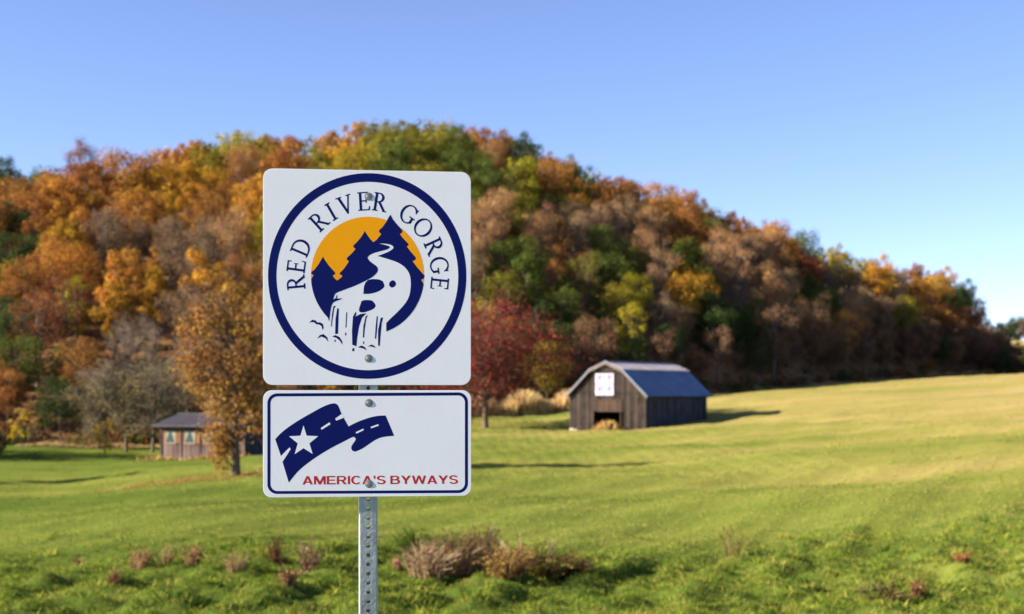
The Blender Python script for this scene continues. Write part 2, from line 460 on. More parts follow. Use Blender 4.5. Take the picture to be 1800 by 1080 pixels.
TREES = {
    'full': [apply(*make_tree(100 + i, H=14, cr=3.9 + 0.55*(i % 3), cb=0.16 + 0.03*(i % 2), n_lobes=24 + 3*i, n_leaf=6400, leaf=0.30, lobe_k=0.85, twigs=2)) for i in range(6)],
    'tall': [apply(*make_tree(200 + i, H=15.5, cr=3.0, cb=0.18, n_lobes=24, n_leaf=4800, leaf=0.29, twigs=2, shape='cone')) for i in range(4)],
    'sparse': [apply(*make_tree(300 + i, H=15, cr=3.8, cb=0.26, n_lobes=26, n_leaf=3600, leaf=0.26, shape='vase' if i % 2 else 'round', twigs=12, inner=0.4), bark='bark_pale') for i in range(4)],
    'bare': [apply(*make_tree(400 + i, H=14, cr=3.7, cb=0.24, n_lobes=26, n_leaf=500, leaf=0.26, shape='vase', twigs=30, inner=0.6), bark='bark_pale') for i in range(2)],
    'conifer': [apply(*make_conifer(500 + i)) for i in range(2)],
}
CROWN_R = {'full': 4.8, 'tall': 3.2, 'sparse': 4.1, 'bare': 3.9, 'conifer': 2.3}
HEIGHT = {'full': 14, 'tall': 15.5, 'sparse': 15, 'bare': 14, 'conifer': 12}

def put_tree(name, kind, var, loc, s, rz, col, label, group=None, cat='tree', sz=1.0):
    root = empty(name, loc, rz, s)
    root.scale = (s, s, s*sz)
    t, c = TREES[kind][var % len(TREES[kind])]
    link('trunk', t, root)
    if c is not None:
        o = link('crown', c, root); o.color = (*col, 1)
    tag(root, label, cat, group)
    return root

# ------------------------------------------------------------------ wooded hill
C_ = {'gold': (0.37, 0.19, 0.026), 'orange': (0.32, 0.145, 0.030), 'rust': (0.25, 0.108, 0.032), 'russet': (0.19, 0.062, 0.028),
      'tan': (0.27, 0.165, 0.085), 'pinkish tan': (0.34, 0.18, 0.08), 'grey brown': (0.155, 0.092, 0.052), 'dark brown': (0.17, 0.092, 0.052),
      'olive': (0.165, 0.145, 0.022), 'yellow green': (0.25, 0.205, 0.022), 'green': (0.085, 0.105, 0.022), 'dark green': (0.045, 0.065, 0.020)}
ANCH = [  # column, row, colour, build
 (20,310,'dark green','full'),(60,315,'green','full'),(120,300,'russet','sparse'),(100,335,'orange','full'),(180,310,'rust','full'),(240,290,'rust','full'),(290,280,'orange','full'),(340,270,'gold','full'),
 (380,265,'olive','full'),(440,255,'yellow green','full'),(420,300,'rust','sparse'),(370,305,'gold','full'),(280,335,'gold','full'),(220,350,'orange','full'),(150,370,'orange','full'),(60,370,'rust','full'),(20,350,'rust','full'),
 (20,420,'dark green','full'),(40,450,'dark green','full'),(110,430,'gold','full'),(120,450,'orange','full'),(80,400,'rust','full'),(200,400,'grey brown','sparse'),(260,400,'grey brown','sparse'),(300,370,'gold','tall'),(340,400,'grey brown','sparse'),(400,380,'rust','full'),(450,360,'gold','full'),(455,410,'yellow green','full'),
 (330,440,'grey brown','sparse'),(400,440,'pinkish tan','sparse'),(440,470,'orange','sparse'),(230,480,'orange','tall'),(250,520,'gold','tall'),(160,500,'yellow green','full'),(100,500,'russet','sparse'),(40,520,'rust','full'),(150,560,'orange','full'),(170,600,'rust','full'),(60,620,'green','full'),(20,580,'dark green','full'),(10,520,'olive','full'),(80,580,'russet','sparse'),
 (280,560,'russet','sparse'),(330,520,'grey brown','sparse'),(370,500,'gold','tall'),(10,660,'rust','full'),(100,660,'dark green','full'),(250,620,'grey brown','bare'),(40,700,'rust','sparse'),(120,720,'grey brown','bare'),(200,700,'grey brown','bare'),
 (500,260,'rust','full'),(540,258,'olive','full'),(590,245,'gold','full'),(620,245,'gold','full'),(640,280,'yellow green','full'),(680,240,'olive','full'),(720,230,'olive','full'),(790,225,'yellow green','full'),(830,240,'rust','full'),(740,270,'olive','full'),(800,270,'green','full'),(700,290,'green','full'),(560,280,'olive','full'),
 (870,260,'rust','sparse'),(920,255,'dark green','full'),(860,300,'green','full'),(930,300,'yellow green','full'),(840,330,'olive','full'),(980,300,'rust','full'),(1010,300,'green','full'),(1040,330,'olive','full'),(990,340,'green','full'),(860,350,'green','full'),(910,345,'olive','full'),
 (870,395,'pinkish tan','sparse'),(950,395,'pinkish tan','sparse'),(1000,400,'tan','sparse'),(1010,350,'orange','full'),(900,420,'green','full'),(840,430,'tan','sparse'),(1080,340,'rust','full'),(1130,350,'rust','sparse'),(1180,360,'orange','full'),(1080,400,'tan','sparse'),(1130,420,'pinkish tan','sparse'),(1060,440,'green','full'),(1210,400,'rust','full'),
 (880,480,'olive','full'),(930,470,'green','full'),(980,420,'orange','sparse'),(1000,470,'orange','sparse'),(900,530,'yellow green','full'),(950,520,'green','full'),(1030,500,'olive','sparse'),(1100,490,'olive','full'),(1110,520,'yellow green','full'),(1195,500,'gold','full'),(1150,470,'tan','sparse'),(1170,560,'grey brown','sparse'),(1050,560,'dark green','full'),(960,580,'dark green','full'),
 (1230,420,'gold','full'),(1250,400,'olive','full'),(1280,440,'pinkish tan','sparse'),(1330,450,'tan','sparse'),(1300,400,'rust','full'),(1380,420,'orange','full'),(1350,440,'pinkish tan','sparse'),(1270,480,'green','full'),(1230,460,'green','full'),(1380,460,'rust','sparse'),(1410,470,'russet','full'),(1290,500,'grey brown','bare'),(1350,530,'pinkish tan','sparse'),(1390,490,'tan','sparse'),
 (1440,450,'green','full'),(1490,455,'yellow green','full'),(1530,460,'olive','full'),(1560,475,'gold','full'),(1460,480,'grey brown','bare'),(1430,510,'green','full'),(1540,500,'gold','full'),(1500,500,'tan','sparse'),(1590,490,'grey brown','sparse'),(1610,490,'rust','full'),(1645,495,'gold','full'),(1665,500,'yellow green','full'),(1685,515,'dark green','full'),(1640,540,'rust','full'),(1600,530,'olive','full'),(1690,560,'rust','full'),(1570,520,'tan','sparse'),
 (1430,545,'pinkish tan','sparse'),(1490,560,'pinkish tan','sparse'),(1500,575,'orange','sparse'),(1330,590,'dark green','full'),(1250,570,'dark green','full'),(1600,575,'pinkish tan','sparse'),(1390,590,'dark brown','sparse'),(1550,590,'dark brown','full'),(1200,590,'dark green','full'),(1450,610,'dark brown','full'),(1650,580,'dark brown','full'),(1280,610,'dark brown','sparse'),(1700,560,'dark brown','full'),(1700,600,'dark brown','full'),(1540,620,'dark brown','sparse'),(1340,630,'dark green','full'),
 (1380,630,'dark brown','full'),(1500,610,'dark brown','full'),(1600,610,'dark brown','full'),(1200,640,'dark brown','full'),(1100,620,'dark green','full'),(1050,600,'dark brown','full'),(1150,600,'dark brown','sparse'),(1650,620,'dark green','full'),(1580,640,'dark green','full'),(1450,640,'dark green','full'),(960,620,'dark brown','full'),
]
AN = np.array([(a[0], a[1]) for a in ANCH], float)

def in_view_mask_init():
    g = np.zeros((270, 450), bool)     # rows, cols at quarter size
    g[75:218, 117:206] = True          # the sign stands in front of everything
    return g

cand = []
rg = np.random.default_rng(77)
D = 142.0
pts_xy = []
cell = {}
def try_add(x, y, md):
    kx, ky = int(x//8), int(y//8)
    for a in range(kx-2, kx+3):
        for b_ in range(ky-2, ky+3):
            for (x2, y2) in cell.get((a, b_), ()):
                if (x-x2)**2 + (y-y2)**2 < md*md: return False
    cell.setdefault((kx, ky), []).append((x, y)); pts_xy.append((x, y)); return True
for _ in range(120000):
    u = rg.uniform(-0.47, 0.345); y = rg.uniform(138, 440); x = u*y
    if rg.random() > y/430: continue
    F = np.interp(u, U_, FOOT); R = np.interp(u, U_, RIDG)
    if y < F + 1.5 or y > R + 26: continue
    try_add(x, y, 3.7 + 0.9*rg.random())
for (x, y) in pts_xy:
    u = x/y; z = gz(x, y)
    s = rg.uniform(0.46, 0.80)*(1.0 if rg.random() > 0.12 else 1.22)
    pc, qc = CX + u*FPX, HY - (z + 10*s - CZ)/y*FPX
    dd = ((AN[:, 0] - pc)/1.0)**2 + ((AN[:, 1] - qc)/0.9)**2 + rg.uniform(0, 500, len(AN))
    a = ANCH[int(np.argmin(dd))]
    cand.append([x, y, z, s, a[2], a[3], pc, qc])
cand.sort(key=lambda c: c[1])
mask = in_view_mask_init()
yy_, xx_ = np.mgrid[0:270, 0:450]
seen, unseen = [], []
for c in cand:
    x, y, z, s, cn, kind, pc, qc = c
    r = CROWN_R[kind]*s/y*FPX/4; h = HEIGHT[kind]*s/y*FPX/4
    base = (HY - (z - CZ)/y*FPX)/4
    ell = ((xx_ - pc/4)/r)**2 + ((yy_ - (base - h*0.58))/(h*0.42))**2 < 1
    tot = math.pi*r*h*0.42
    vis = (ell & ~mask).sum()
    frac = vis/max(1, tot)
    c.append(vis)
    if vis > 14 and frac > 0.10: seen.append(c)
    else: unseen.append(c)
    dens = 0.9 if kind in ('full', 'tall') else 0.75
    mask |= (((xx_ - pc/4)/(r*dens))**2 + ((yy_ - (base - h*0.58))/(h*0.42*dens))**2 < 1)
seen.sort(key=lambda c: -c[8])
extra = seen[275:]; seen = seen[:275]
print('hill trees', len(cand), 'seen', len(seen), 'extra', len(extra), 'unseen', len(unseen))

ORD = ['first', 'second', 'third', 'fourth', 'fifth', 'sixth', 'seventh', 'eighth', 'ninth', 'tenth', 'eleventh', 'twelfth']
NUM = ['zero', 'one', 'two', 'three', 'four', 'five', 'six', 'seven', 'eight', 'nine', 'ten', 'eleven', 'twelve']
def across(p):
    for lim, w in [(70, 'at the picture edge'), (170, 'above the grey thicket'), (290, 'above the cabin'), (470, 'above the lone orange tree'), (640, 'above the sign corner'), (830, 'above the round emblem'), (960, 'above the red tree'),
                   (1060, 'above the barn gable'), (1160, 'above the barn ridge'), (1260, 'above the barn eaves'), (1350, 'above the barn shadow'), (1450, 'past the barn shadow'), (1560, 'above the open slope'), (1650, 'toward the hill end'), (9999, 'at the hill end')]:
        if p < lim: return w
groups = {}
for c in seen:
    x, y = c[0], c[1]; u = x/y
    t = (y - np.interp(u, U_, FOOT))/(np.interp(u, U_, RIDG) - np.interp(u, U_, FOOT))
    v = 'at hill foot' if t < 0.12 else 'low on hill' if t < 0.32 else 'halfway up hill' if t < 0.55 else 'high on hill' if t < 0.8 else 'on hill crest'
    look = {'full': 'rounded', 'tall': 'narrow', 'sparse': 'thinly leaved', 'bare': 'nearly bare', 'conifer': 'pointed'}[c[5]]
    groups.setdefault((look + ' ' + c[4] + ' tree', v, across(c[6])), []).append(c)
NAMES = {'gold': 'autumn_tree', 'orange': 'autumn_tree', 'rust': 'autumn_tree', 'russet': 'autumn_tree', 'tan': 'fading_tree', 'pinkish tan': 'fading_tree', 'grey brown': 'fading_tree', 'olive': 'green_tree', 'yellow green': 'green_tree', 'green': 'green_tree', 'dark green': 'green_tree', 'dark brown': 'fading_tree'}
for (look, v, w), cs in groups.items():
    cs.sort(key=lambda c: c[6])
    for i, c in enumerate(cs):
        lab = f'{look} {v} {w}'
        if len(cs) > 1: lab += f', {ORD[i]} of {NUM[len(cs)]}'
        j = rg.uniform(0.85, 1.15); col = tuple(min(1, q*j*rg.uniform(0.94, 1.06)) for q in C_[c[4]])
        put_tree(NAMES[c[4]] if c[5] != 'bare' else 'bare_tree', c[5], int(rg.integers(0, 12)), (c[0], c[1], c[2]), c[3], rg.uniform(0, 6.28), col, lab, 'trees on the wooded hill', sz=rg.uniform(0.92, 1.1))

# the rest of the wood, hidden behind nearer trees and the sign or beyond the frame, as one mass
def mass(name, items, label, keep=420, grow=2.2):
    vs, fs, ts, cs = [], [], [], []; nb = 0
    for (x, y, z, s, cn, kind) in items:
        me = TREES[kind][int(rg.integers(0, 12)) % len(TREES[kind])][1]
        n = len(me.vertices); co = np.empty(n*3, np.float32); me.vertices.foreach_get('co', co); co = co.reshape(-1, 4, 3)
        tt = np.empty(n, np.float32); me.attributes['tint'].data.foreach_get('value', tt); tt = tt.reshape(-1, 4)
        q = rg.permutation(len(co))[:keep]; co, tt = co[q], tt[q]
        ctr = co.mean(1, keepdims=True); co = ctr + (co - ctr)*grow
        a = rg.uniform(0, 6.28); ca, sa = math.cos(a), math.sin(a)
        X = co[..., 0]*ca - co[..., 1]*sa; Y = co[..., 0]*sa + co[..., 1]*ca
        P = np.stack([X*s + x, Y*s + y, co[..., 2]*s + z], -1).reshape(-1, 3)
        vs.append(P); fs.append(np.arange(len(P)).reshape(-1, 4) + nb); nb += len(P)
        ts.append(tt.ravel()); cs.append(np.tile(np.array([*C_[cn], 1.0]), (len(P), 1)))
    me = np_mesh(name, np.concatenate(vs), np.concatenate(fs), np.concatenate(ts), np.concatenate(cs))
    return tag(link(name, me, None, M['leaf_mass']), label, kind='stuff')
mass('woodland', [tuple(c[:6]) for c in extra], 'smaller trees of the autumn woodland between the larger crowns', 1700, 1.5)
items = [tuple(c[:6]) for c in unseen]
for _ in range(260):
    u = rg.choice([rg.uniform(-0.95, -0.47)]); y = rg.uniform(140, 330); F = np.interp(u, U_, FOOT)
    if y < F + 3: continue
    items.append((u*y, y, gz(u*y, y), rg.uniform(0.85, 1.1), rg.choice(['gold', 'orange', 'rust', 'olive', 'green']), 'full'))
mass('deep_woodland', items, 'dense autumn woodland filling the gaps of the hillside')

# undergrowth at the foot of the wood
def scatter_mass(name, P, size, colf, mat, label, nrm_up=0.4, kind='stuff', parent=None):
    rng = np.random.default_rng(len(P)); nr = rand_dirs(len(P), rng) + np.array([0, 0, nrm_up]); nr /= np.linalg.norm(nr, axis=1, keepdims=True)
    vv, ff = quads_at(P, nr, size, rng)
    vc = np.concatenate([np.repeat(colf, 4, 0), np.ones((len(P)*4, 1))], 1)
    return tag(link(name, np_mesh(name, vv, ff, np.repeat(rng.random(len(P)), 4), vc), parent, mat), label, kind=kind)
P, S, Cc = [], [], []
for _ in range(420):
    u = rg.uniform(-0.5, 0.345); F = np.interp(u, U_, FOOT); y = F + rg.uniform(-0.5, 16)*rg.random(); x = u*y
    if 0.0 < u < 0.042 and y < F + 3: continue
    r = rg.uniform(0.7, 1.8); n = int(90*r)
    q = rand_dirs(n, rg)*rg.random((n, 1))**0.4*np.array([r*1.2, r*1.2, r]); q[:, 2] = np.abs(q[:, 2])
    P.append(q + np.array([x, y, gz(x, y)])); S.append(0.30*rg.uniform(0.6, 1.3, n))
    Cc.append(np.tile(np.array(C_[rg.choice(['dark green', 'rust', 'grey brown', 'russet', 'green'])])*0.8, (n, 1)))
for _ in range(520):
    u = rg.uniform(-0.45, 0.342); R = np.interp(u, U_, RIDG); y = R + rg.uniform(-30, 22); x = u*y
    r_ = rg.uniform(1.6, 3.2); n = int(60*r_)
    q = rand_dirs(n, rg)*rg.random((n, 1))**0.4*np.array([r_*1.3, r_*1.3, r_*1.2]); q[:, 2] = np.abs(q[:, 2])*1.3
    P.append(q + np.array([x, y, gz(x, y)])); S.append(0.5*rg.uniform(0.6, 1.3, n))
    Cc.append(np.tile(np.array(C_[rg.choice(['dark green', 'rust', 'dark brown', 'olive', 'green'])])*0.9, (n, 1)))
scatter_mass('undergrowth', np.concatenate(P), np.concatenate(S), np.concatenate(Cc), M['leaf_mass'], 'low dark undergrowth along the foot of the wooded hill')

# ------------------------------------------------------------------ single trees on the meadow
def hero(name, tc_pair, loc, rz, col, label, cat='tree', group=None, s=1.0):
    root = empty(name, loc, rz, s); t, c = tc_pair
    link('trunk', t, root)
    if c is not None:
        o = link('crown', c, root); o.color = (*col, 1)
    return tag(root, label, cat, group)

b0 = ground_at(415, 836)
k = b0.y/90.0
hero('orange_tree', apply(*make_tree(31, H=12.6*k, cr=4.15*k, cb=0.12, shape='cone', n_lobes=72, n_leaf=11500, leaf=0.16, twigs=8, lobe_k=0.66, lean=(-0.9*k, 0.3), tr=0.19, inner=0.45, low_leaves=((-0.85*k, -0.2, 1.7*k), (0.85*k, 0.8*k, 1.7*k), 700)), bark='bark'),
     b0, 0.0, (0.235, 0.115, 0.033), 'tall oval orange brown tree standing alone in front of the wooden cabin')
b1 = ground_at(853, 752)
k = b1.y/140.0
hero('red_tree', apply(*make_tree(58, H=12.2*k, cr=8.0*k, cb=0.20, n_lobes=60, n_leaf=15000, leaf=0.25, twigs=8, lobe_k=0.8, lean=(0.4, 0.2), tr=0.27, inner=0.4), bark='bark'),
     b1, 0.6, (0.19, 0.038, 0.030), 'broad dark red tree on the lawn left of the barn')
y0 = 176.0; x0 = (962 - CX)/FPX*y0
put_tree('yellow_tree', 'full', 2, (x0, y0, gz(x0, y0)), 0.66, 1.0, (0.17, 0.12, 0.02), 'small yellow olive tree peeping out right behind the red tree')
n = 3600
fa, fr = RNG.uniform(0, 6.28, n), 5.0*np.sqrt(RNG.random(n))
fx_, fy_ = b0.x - 0.3 + fr*np.cos(fa)*1.5, b0.y - 0.2 + fr*np.sin(fa)*0.8
scatter_mass('fallen_leaves', np.stack([fx_, fy_, terr(fx_, fy_) + 0.045], 1), RNG.uniform(0.09, 0.17, n), np.tile(np.array([0.27, 0.14, 0.055]), (n, 1)), M['leaf_mass'], 'brown fallen leaves on the grass under the lone orange tree', 3.0)
# bare thicket left of the cabin, each shrub its own
thick = [(apply(*make_tree(71 + i, H=9.2, cr=3.4, cb=0.05, n_lobes=34, n_leaf=900, leaf=0.22, shape='vase', twigs=22, tr=0.13, inner=0.7), bark='twig')) for i in range(3)]
TH = [(172, 136, 0.85, 0.3, 'smaller bare grey shrub at the left end of the thicket'), (222, 133, 1.02, 1.7, 'big rounded bare grey shrub in the middle of the thicket'), (268, 131, 1.0, 2.9, 'bare olive grey shrub of the thicket next to the cabin'), (300, 138, 0.9, 4.2, 'bare grey shrub rising behind the cabin roof corner')]
for i, (p_, d_, s_, r_, lab) in enumerate(TH):
    x_ = (p_ - CX)/FPX*d_
    hero('bare_shrub', thick[i % 3], (x_, d_, gz(x_, d_)), r_, (0.17, 0.13, 0.05), lab, 'shrub', 'bare shrubs of the thicket', s_)
for (p_, d_, s_, col, lab) in [(185, 128, 0.24, (0.40, 0.25, 0.03), 'small yellow sapling in front of the bare thicket'), (38, 136, 0.29, (0.42, 0.27, 0.02), 'small bright yellow sapling at the wood edge near the picture edge')]:
    x_ = (p_ - CX)/FPX*d_
    hero('sapling', apply(*make_tree(900 + p_, H=13.5*s_, cr=5.0*s_, cb=0.08, n_lobes=11, n_leaf=420, leaf=0.22, twigs=6, tr=0.05, inner=0.6), bark='bark'), (x_, d_, gz(x_, d_)), 0.4, col, lab, 'sapling', 'yellow saplings at the wood edge')
# dark bush at the left border
x_, d_ = (-8 - CX)/FPX*118, 118
put_tree('dark_bush', 'full', 4, (x_, d_, gz(x_, d_) - 0.9), 0.21, 0.4, (0.035, 0.035, 0.02), 'low dark bush at the meadow edge cut by the picture border', cat='bush')
# trees beyond the left border, known from the shadows they throw on the meadow
for i, (x_, d_, s_, col, lab) in enumerate([(-49.5, 80, 0.92, C_['rust'], 'rust coloured tree beyond the picture border shading the near meadow'), (-58, 112, 1.0, C_['orange'], 'orange tree beyond the picture border shading the far lawn'), (-64, 122, 1.0, C_['olive'], 'olive tree beyond the picture border beside the wood edge')]):
    put_tree('roadside_tree', 'full', i, (x_, d_, gz(x_, d_)), s_, i*1.3, col, lab, 'trees beyond the left border')

# dark low trees past the hill end and on the far rise
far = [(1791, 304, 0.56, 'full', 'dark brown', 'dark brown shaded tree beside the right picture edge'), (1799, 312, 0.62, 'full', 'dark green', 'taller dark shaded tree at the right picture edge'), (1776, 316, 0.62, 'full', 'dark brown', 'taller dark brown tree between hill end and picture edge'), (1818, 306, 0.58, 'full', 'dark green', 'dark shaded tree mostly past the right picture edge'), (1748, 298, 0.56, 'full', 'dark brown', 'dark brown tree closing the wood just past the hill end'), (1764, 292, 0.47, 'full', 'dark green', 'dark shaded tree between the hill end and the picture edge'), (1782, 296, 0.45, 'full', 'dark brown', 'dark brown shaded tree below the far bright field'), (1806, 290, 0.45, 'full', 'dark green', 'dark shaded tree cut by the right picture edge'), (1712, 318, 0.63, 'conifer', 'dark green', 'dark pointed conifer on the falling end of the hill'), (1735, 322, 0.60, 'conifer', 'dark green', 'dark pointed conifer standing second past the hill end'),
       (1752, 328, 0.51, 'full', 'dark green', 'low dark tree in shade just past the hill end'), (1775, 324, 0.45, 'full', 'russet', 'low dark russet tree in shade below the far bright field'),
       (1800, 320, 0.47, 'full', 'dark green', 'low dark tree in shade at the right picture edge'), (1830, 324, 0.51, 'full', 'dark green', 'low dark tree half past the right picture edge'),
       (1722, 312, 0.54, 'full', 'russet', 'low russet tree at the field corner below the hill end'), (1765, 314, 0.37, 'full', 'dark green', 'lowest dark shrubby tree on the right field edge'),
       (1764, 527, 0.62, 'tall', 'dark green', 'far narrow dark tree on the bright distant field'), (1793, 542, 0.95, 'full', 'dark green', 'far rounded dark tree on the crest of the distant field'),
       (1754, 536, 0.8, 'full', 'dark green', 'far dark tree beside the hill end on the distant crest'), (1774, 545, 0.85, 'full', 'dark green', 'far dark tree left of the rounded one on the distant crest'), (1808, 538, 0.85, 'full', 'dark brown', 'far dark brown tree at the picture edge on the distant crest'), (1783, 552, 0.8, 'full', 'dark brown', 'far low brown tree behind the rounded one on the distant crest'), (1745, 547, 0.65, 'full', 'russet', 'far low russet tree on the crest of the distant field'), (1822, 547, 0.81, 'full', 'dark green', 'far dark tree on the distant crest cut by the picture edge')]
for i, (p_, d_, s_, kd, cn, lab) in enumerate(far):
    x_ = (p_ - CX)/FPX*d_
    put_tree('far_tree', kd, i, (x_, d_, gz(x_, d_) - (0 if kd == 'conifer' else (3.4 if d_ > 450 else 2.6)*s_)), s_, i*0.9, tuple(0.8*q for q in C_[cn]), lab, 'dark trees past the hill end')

# ------------------------------------------------------------------ barn
A = math.radians(35.0)
CN = Vector((12.4, 132.0, 0)); BW, BL = 8.26, 12.36
zb = CZ - 3.66
barn = empty('barn', (CN.x, CN.y, zb), -A)
tag(barn, 'weathered grey brown wooden barn with blue grey metal gambrel roof', 'barn')
# local frame: x = 0 at near corner, -BW at the far left corner, y runs to the back; z = 0 ground
EH, RH, BRX, BRZ = 3.72, 6.62, 0.45, 5.83     # eave, ridge, break position (share of half width) and height
HB = BW/2
def roofz(xl):
    d = abs(xl + HB)/HB
    return RH + (BRZ - RH)*d/BRX if d < BRX else BRZ + (EH - BRZ)*(d - BRX)/(1 - BRX)
br = np.random.default_rng(9)
fw = MB(); x = -BW + 0.0
DX0, DX1, DZ = -BW + 0.305*BW, -BW + 0.684*BW, 1.95
while x < -0.02:
    w = br.uniform(0.17, 0.27); x1 = min(x + w, -0.001)
    if x1 < DX0 or x > DX1: zlo = br.uniform(-0.15, 0.08)
    else: zlo = DZ + br.uniform(0.0, 0.03)
    if x < DX0 < x1: x1 = DX0
    if x < DX1 < x1 and x >= DX0: x1 = DX1
    za, zc_ = roofz(x + 0.01) - 0.05, roofz(x1 - 0.01) - 0.05
    if br.random() < 0.05 and x > -BW + 0.3: x = x1; continue
    y0_, t = br.uniform(-0.03, 0.012), br.random()
    sk = br.uniform(-0.012, 0.012); fw.prism_y([(x + sk, zlo), (x1 - 0.012 + sk, zlo), (x1 - 0.012, zc_), (x, za)], y0_, 0.05, t)
    x = x1
# cross rails where the boards are pieced
for zr in (EH - 0.05,): fw.box(-BW, 0, -0.045, -0.032, zr, zr + 0.06, 0.2)
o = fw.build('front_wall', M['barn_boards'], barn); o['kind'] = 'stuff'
sw = MB(); y = 0.06
while y < BL - 0.02:
    w = br.uniform(0.17, 0.27); y1 = min(y + w, BL)
    xo = br.uniform(-0.012, 0.03)
    sw.box(-0.05, xo, y, y1 - 0.012, br.uniform(-0.3, 0.0), EH - 0.02, br.random()); y = y1
o = sw.build('side_wall', M['shade_tint_boards'], barn); o['kind'] = 'stuff'
sw = MB(); y = 0.06
while y < BL - 0.02:
    w = br.uniform(0.2, 0.3); y1 = min(y + w, BL)
    sw.box(-BW - br.uniform(-0.012, 0.03), -BW + 0.05, y, y1 - 0.012, -0.5, EH - 0.02, br.random()); y = y1
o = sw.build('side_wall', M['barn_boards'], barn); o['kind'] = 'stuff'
bw_ = MB(); x = -BW + 0.06
while x < -0.06:
    w = br.uniform(0.2, 0.3); x1 = min(x + w, -0.06)
    bw_.prism_y([(x, -0.4), (x1 - 0.012, -0.4), (x1 - 0.012, roofz(x1) - 0.06), (x, roofz(x) - 0.06)], BL - 0.06, BL + br.uniform(-0.02, 0.02), br.random()); x = x1
o = bw_.build('back_wall', M['shade_tint_boards'], barn); o['kind'] = 'stuff'
# roof: two pitches each side, standing seams, with overhang
def roof_sheet(poly, t=0.06):
    mb = MB()
    (xa, za), (xb, zb2) = poly
    d = Vector((xb - xa, 0, zb2 - za)).normalized(); n = Vector((-d.z, 0, d.x));
    if n.z < 0: n = -n
    y0_, y1_ = -0.42, BL + 0.42
    pa = [Vector((xa, 0, za)), Vector((xb, 0, zb2)), Vector((xb, 0, zb2)) + n*t, Vector((xa, 0, za)) + n*t]
    mb.prism_y([(q.x, q.z) for q in pa], y0_, y1_, 0.5)
    yy = y0_ + 0.3
    while yy < y1_:
        s = [pa[3] + n*0.03, pa[2] + n*0.03]
        mb.prism_y([(pa[3].x, pa[3].z), (pa[2].x, pa[2].z), (s[1].x, s[1].z), (s[0].x, s[0].z)], yy, yy + 0.035, 0.5)
        yy += 0.61
    return mb
brk = HB*BRX
roof = empty('roof', (0, 0, 0)); roof.parent = barn
ov = 0.38; sl = (BRZ - EH)/(HB - brk)
for sgn, nm in ((1, 'lower_roof_sheet'), (-1, 'lower_roof_sheet')):
    roof_sheet([(-HB + sgn*brk, BRZ), (-HB + sgn*(HB + ov), EH - sl*ov)]).build(nm, M['roof'], roof)
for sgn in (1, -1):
    roof_sheet([(-HB + sgn*0.004, RH + 0.03), (-HB + sgn*(brk + 0.06), BRZ + 0.045)]).build('upper_roof_sheet', M['roof_sunlit'], roof)
MB().box(-HB - 0.16, -HB + 0.16, -0.43, BL + 0.43, RH + 0.075, RH + 0.115).build('ridge_cap', M['roof'], roof)
# rake boards on the gable edge
for sgn in (1, -1):
    q = [(-HB, RH - 0.02), (-HB + sgn*brk, BRZ - 0.02), (-HB + sgn*(HB + ov), EH - sl*ov - 0.02)]
    mb = MB()
    for (a0, a1), (c0, c1) in zip(q[:-1], q[1:]):
        mb.prism_y([(a0, a1 - 0.17), (c0, c1 - 0.17), (c0, c1), (a0, a1)], -0.46, -0.425, 0.7)
    mb.build('rake_board', M['trim'], barn)
# loft opening under the peak, door header, door leaves, corner posts, stones
MB().prism_y([(-HB - 0.45, 5.72), (-HB + 0.20, 5.72), (-HB + 0.20, 6.12), (-HB - 0.1, 6.42), (-HB - 0.45, 6.15)], -0.06, -0.034, 0.2).build('loft_opening', M['barn_dark'], barn)
hd = MB(); x = DX0 + 0.55
while x < DX1 + 0.02:
    hd.box(x, x + 0.2, -0.085 + br.uniform(-0.01, 0.01), -0.036, DZ - 0.02, DZ + 1.02, br.random()); x += 0.215
hd.build('hanging_door', M['barn_door'], barn)
MB().box(DX0 - 0.05, DX1 + 0.1, -0.12, -0.036, DZ + 1.03, DZ + 1.17, 0.5).build('door_track', M['barn_door'], barn)
for xa in (DX0 - 0.02, DX1 - 0.10):
    MB().box(xa, xa + 0.12, -0.06, 0.12, -0.2, DZ - 0.03, 0.3).build('door_post', M['barn_door'], barn)
MB().box(DX1 + 0.98, DX1 + 1.12, -0.065, -0.035, 0.1, 2.05, 0.15).build('batten', M['barn_door'], barn)
for xa, pale in ((-BW - 0.04, 1.0), (-0.14, 0.9)):
    MB().box(xa, xa + 0.18, -0.07, -0.034, 0.25, EH - 0.2, pale).build('corner_board', M['barn_boards'], barn)
for (xa, xb, h) in ((-BW - 0.05, -BW + 0.42, 0.34), (-BW + 0.46, -BW + 0.86, 0.26), (-0.92, -0.48, 0.26), (-0.46, 0.06, 0.38)):
    MB().add([(xa, -0.22, -0.3), (xb, -0.2, -0.3), (xb, 0.2, -0.3), (xa, 0.2, -0.3), (xa + 0.04, -0.18, h - 0.03), (xb - 0.03, -0.16, h), (xb - 0.05, 0.2, h - 0.02), (xa + 0.03, 0.2, h)],
             [(0,3,2,1),(4,5,6,7),(0,1,5,4),(1,2,6,5),(2,3,7,6),(3,0,4,7)]).build('foundation_stone', M['stone'], barn)
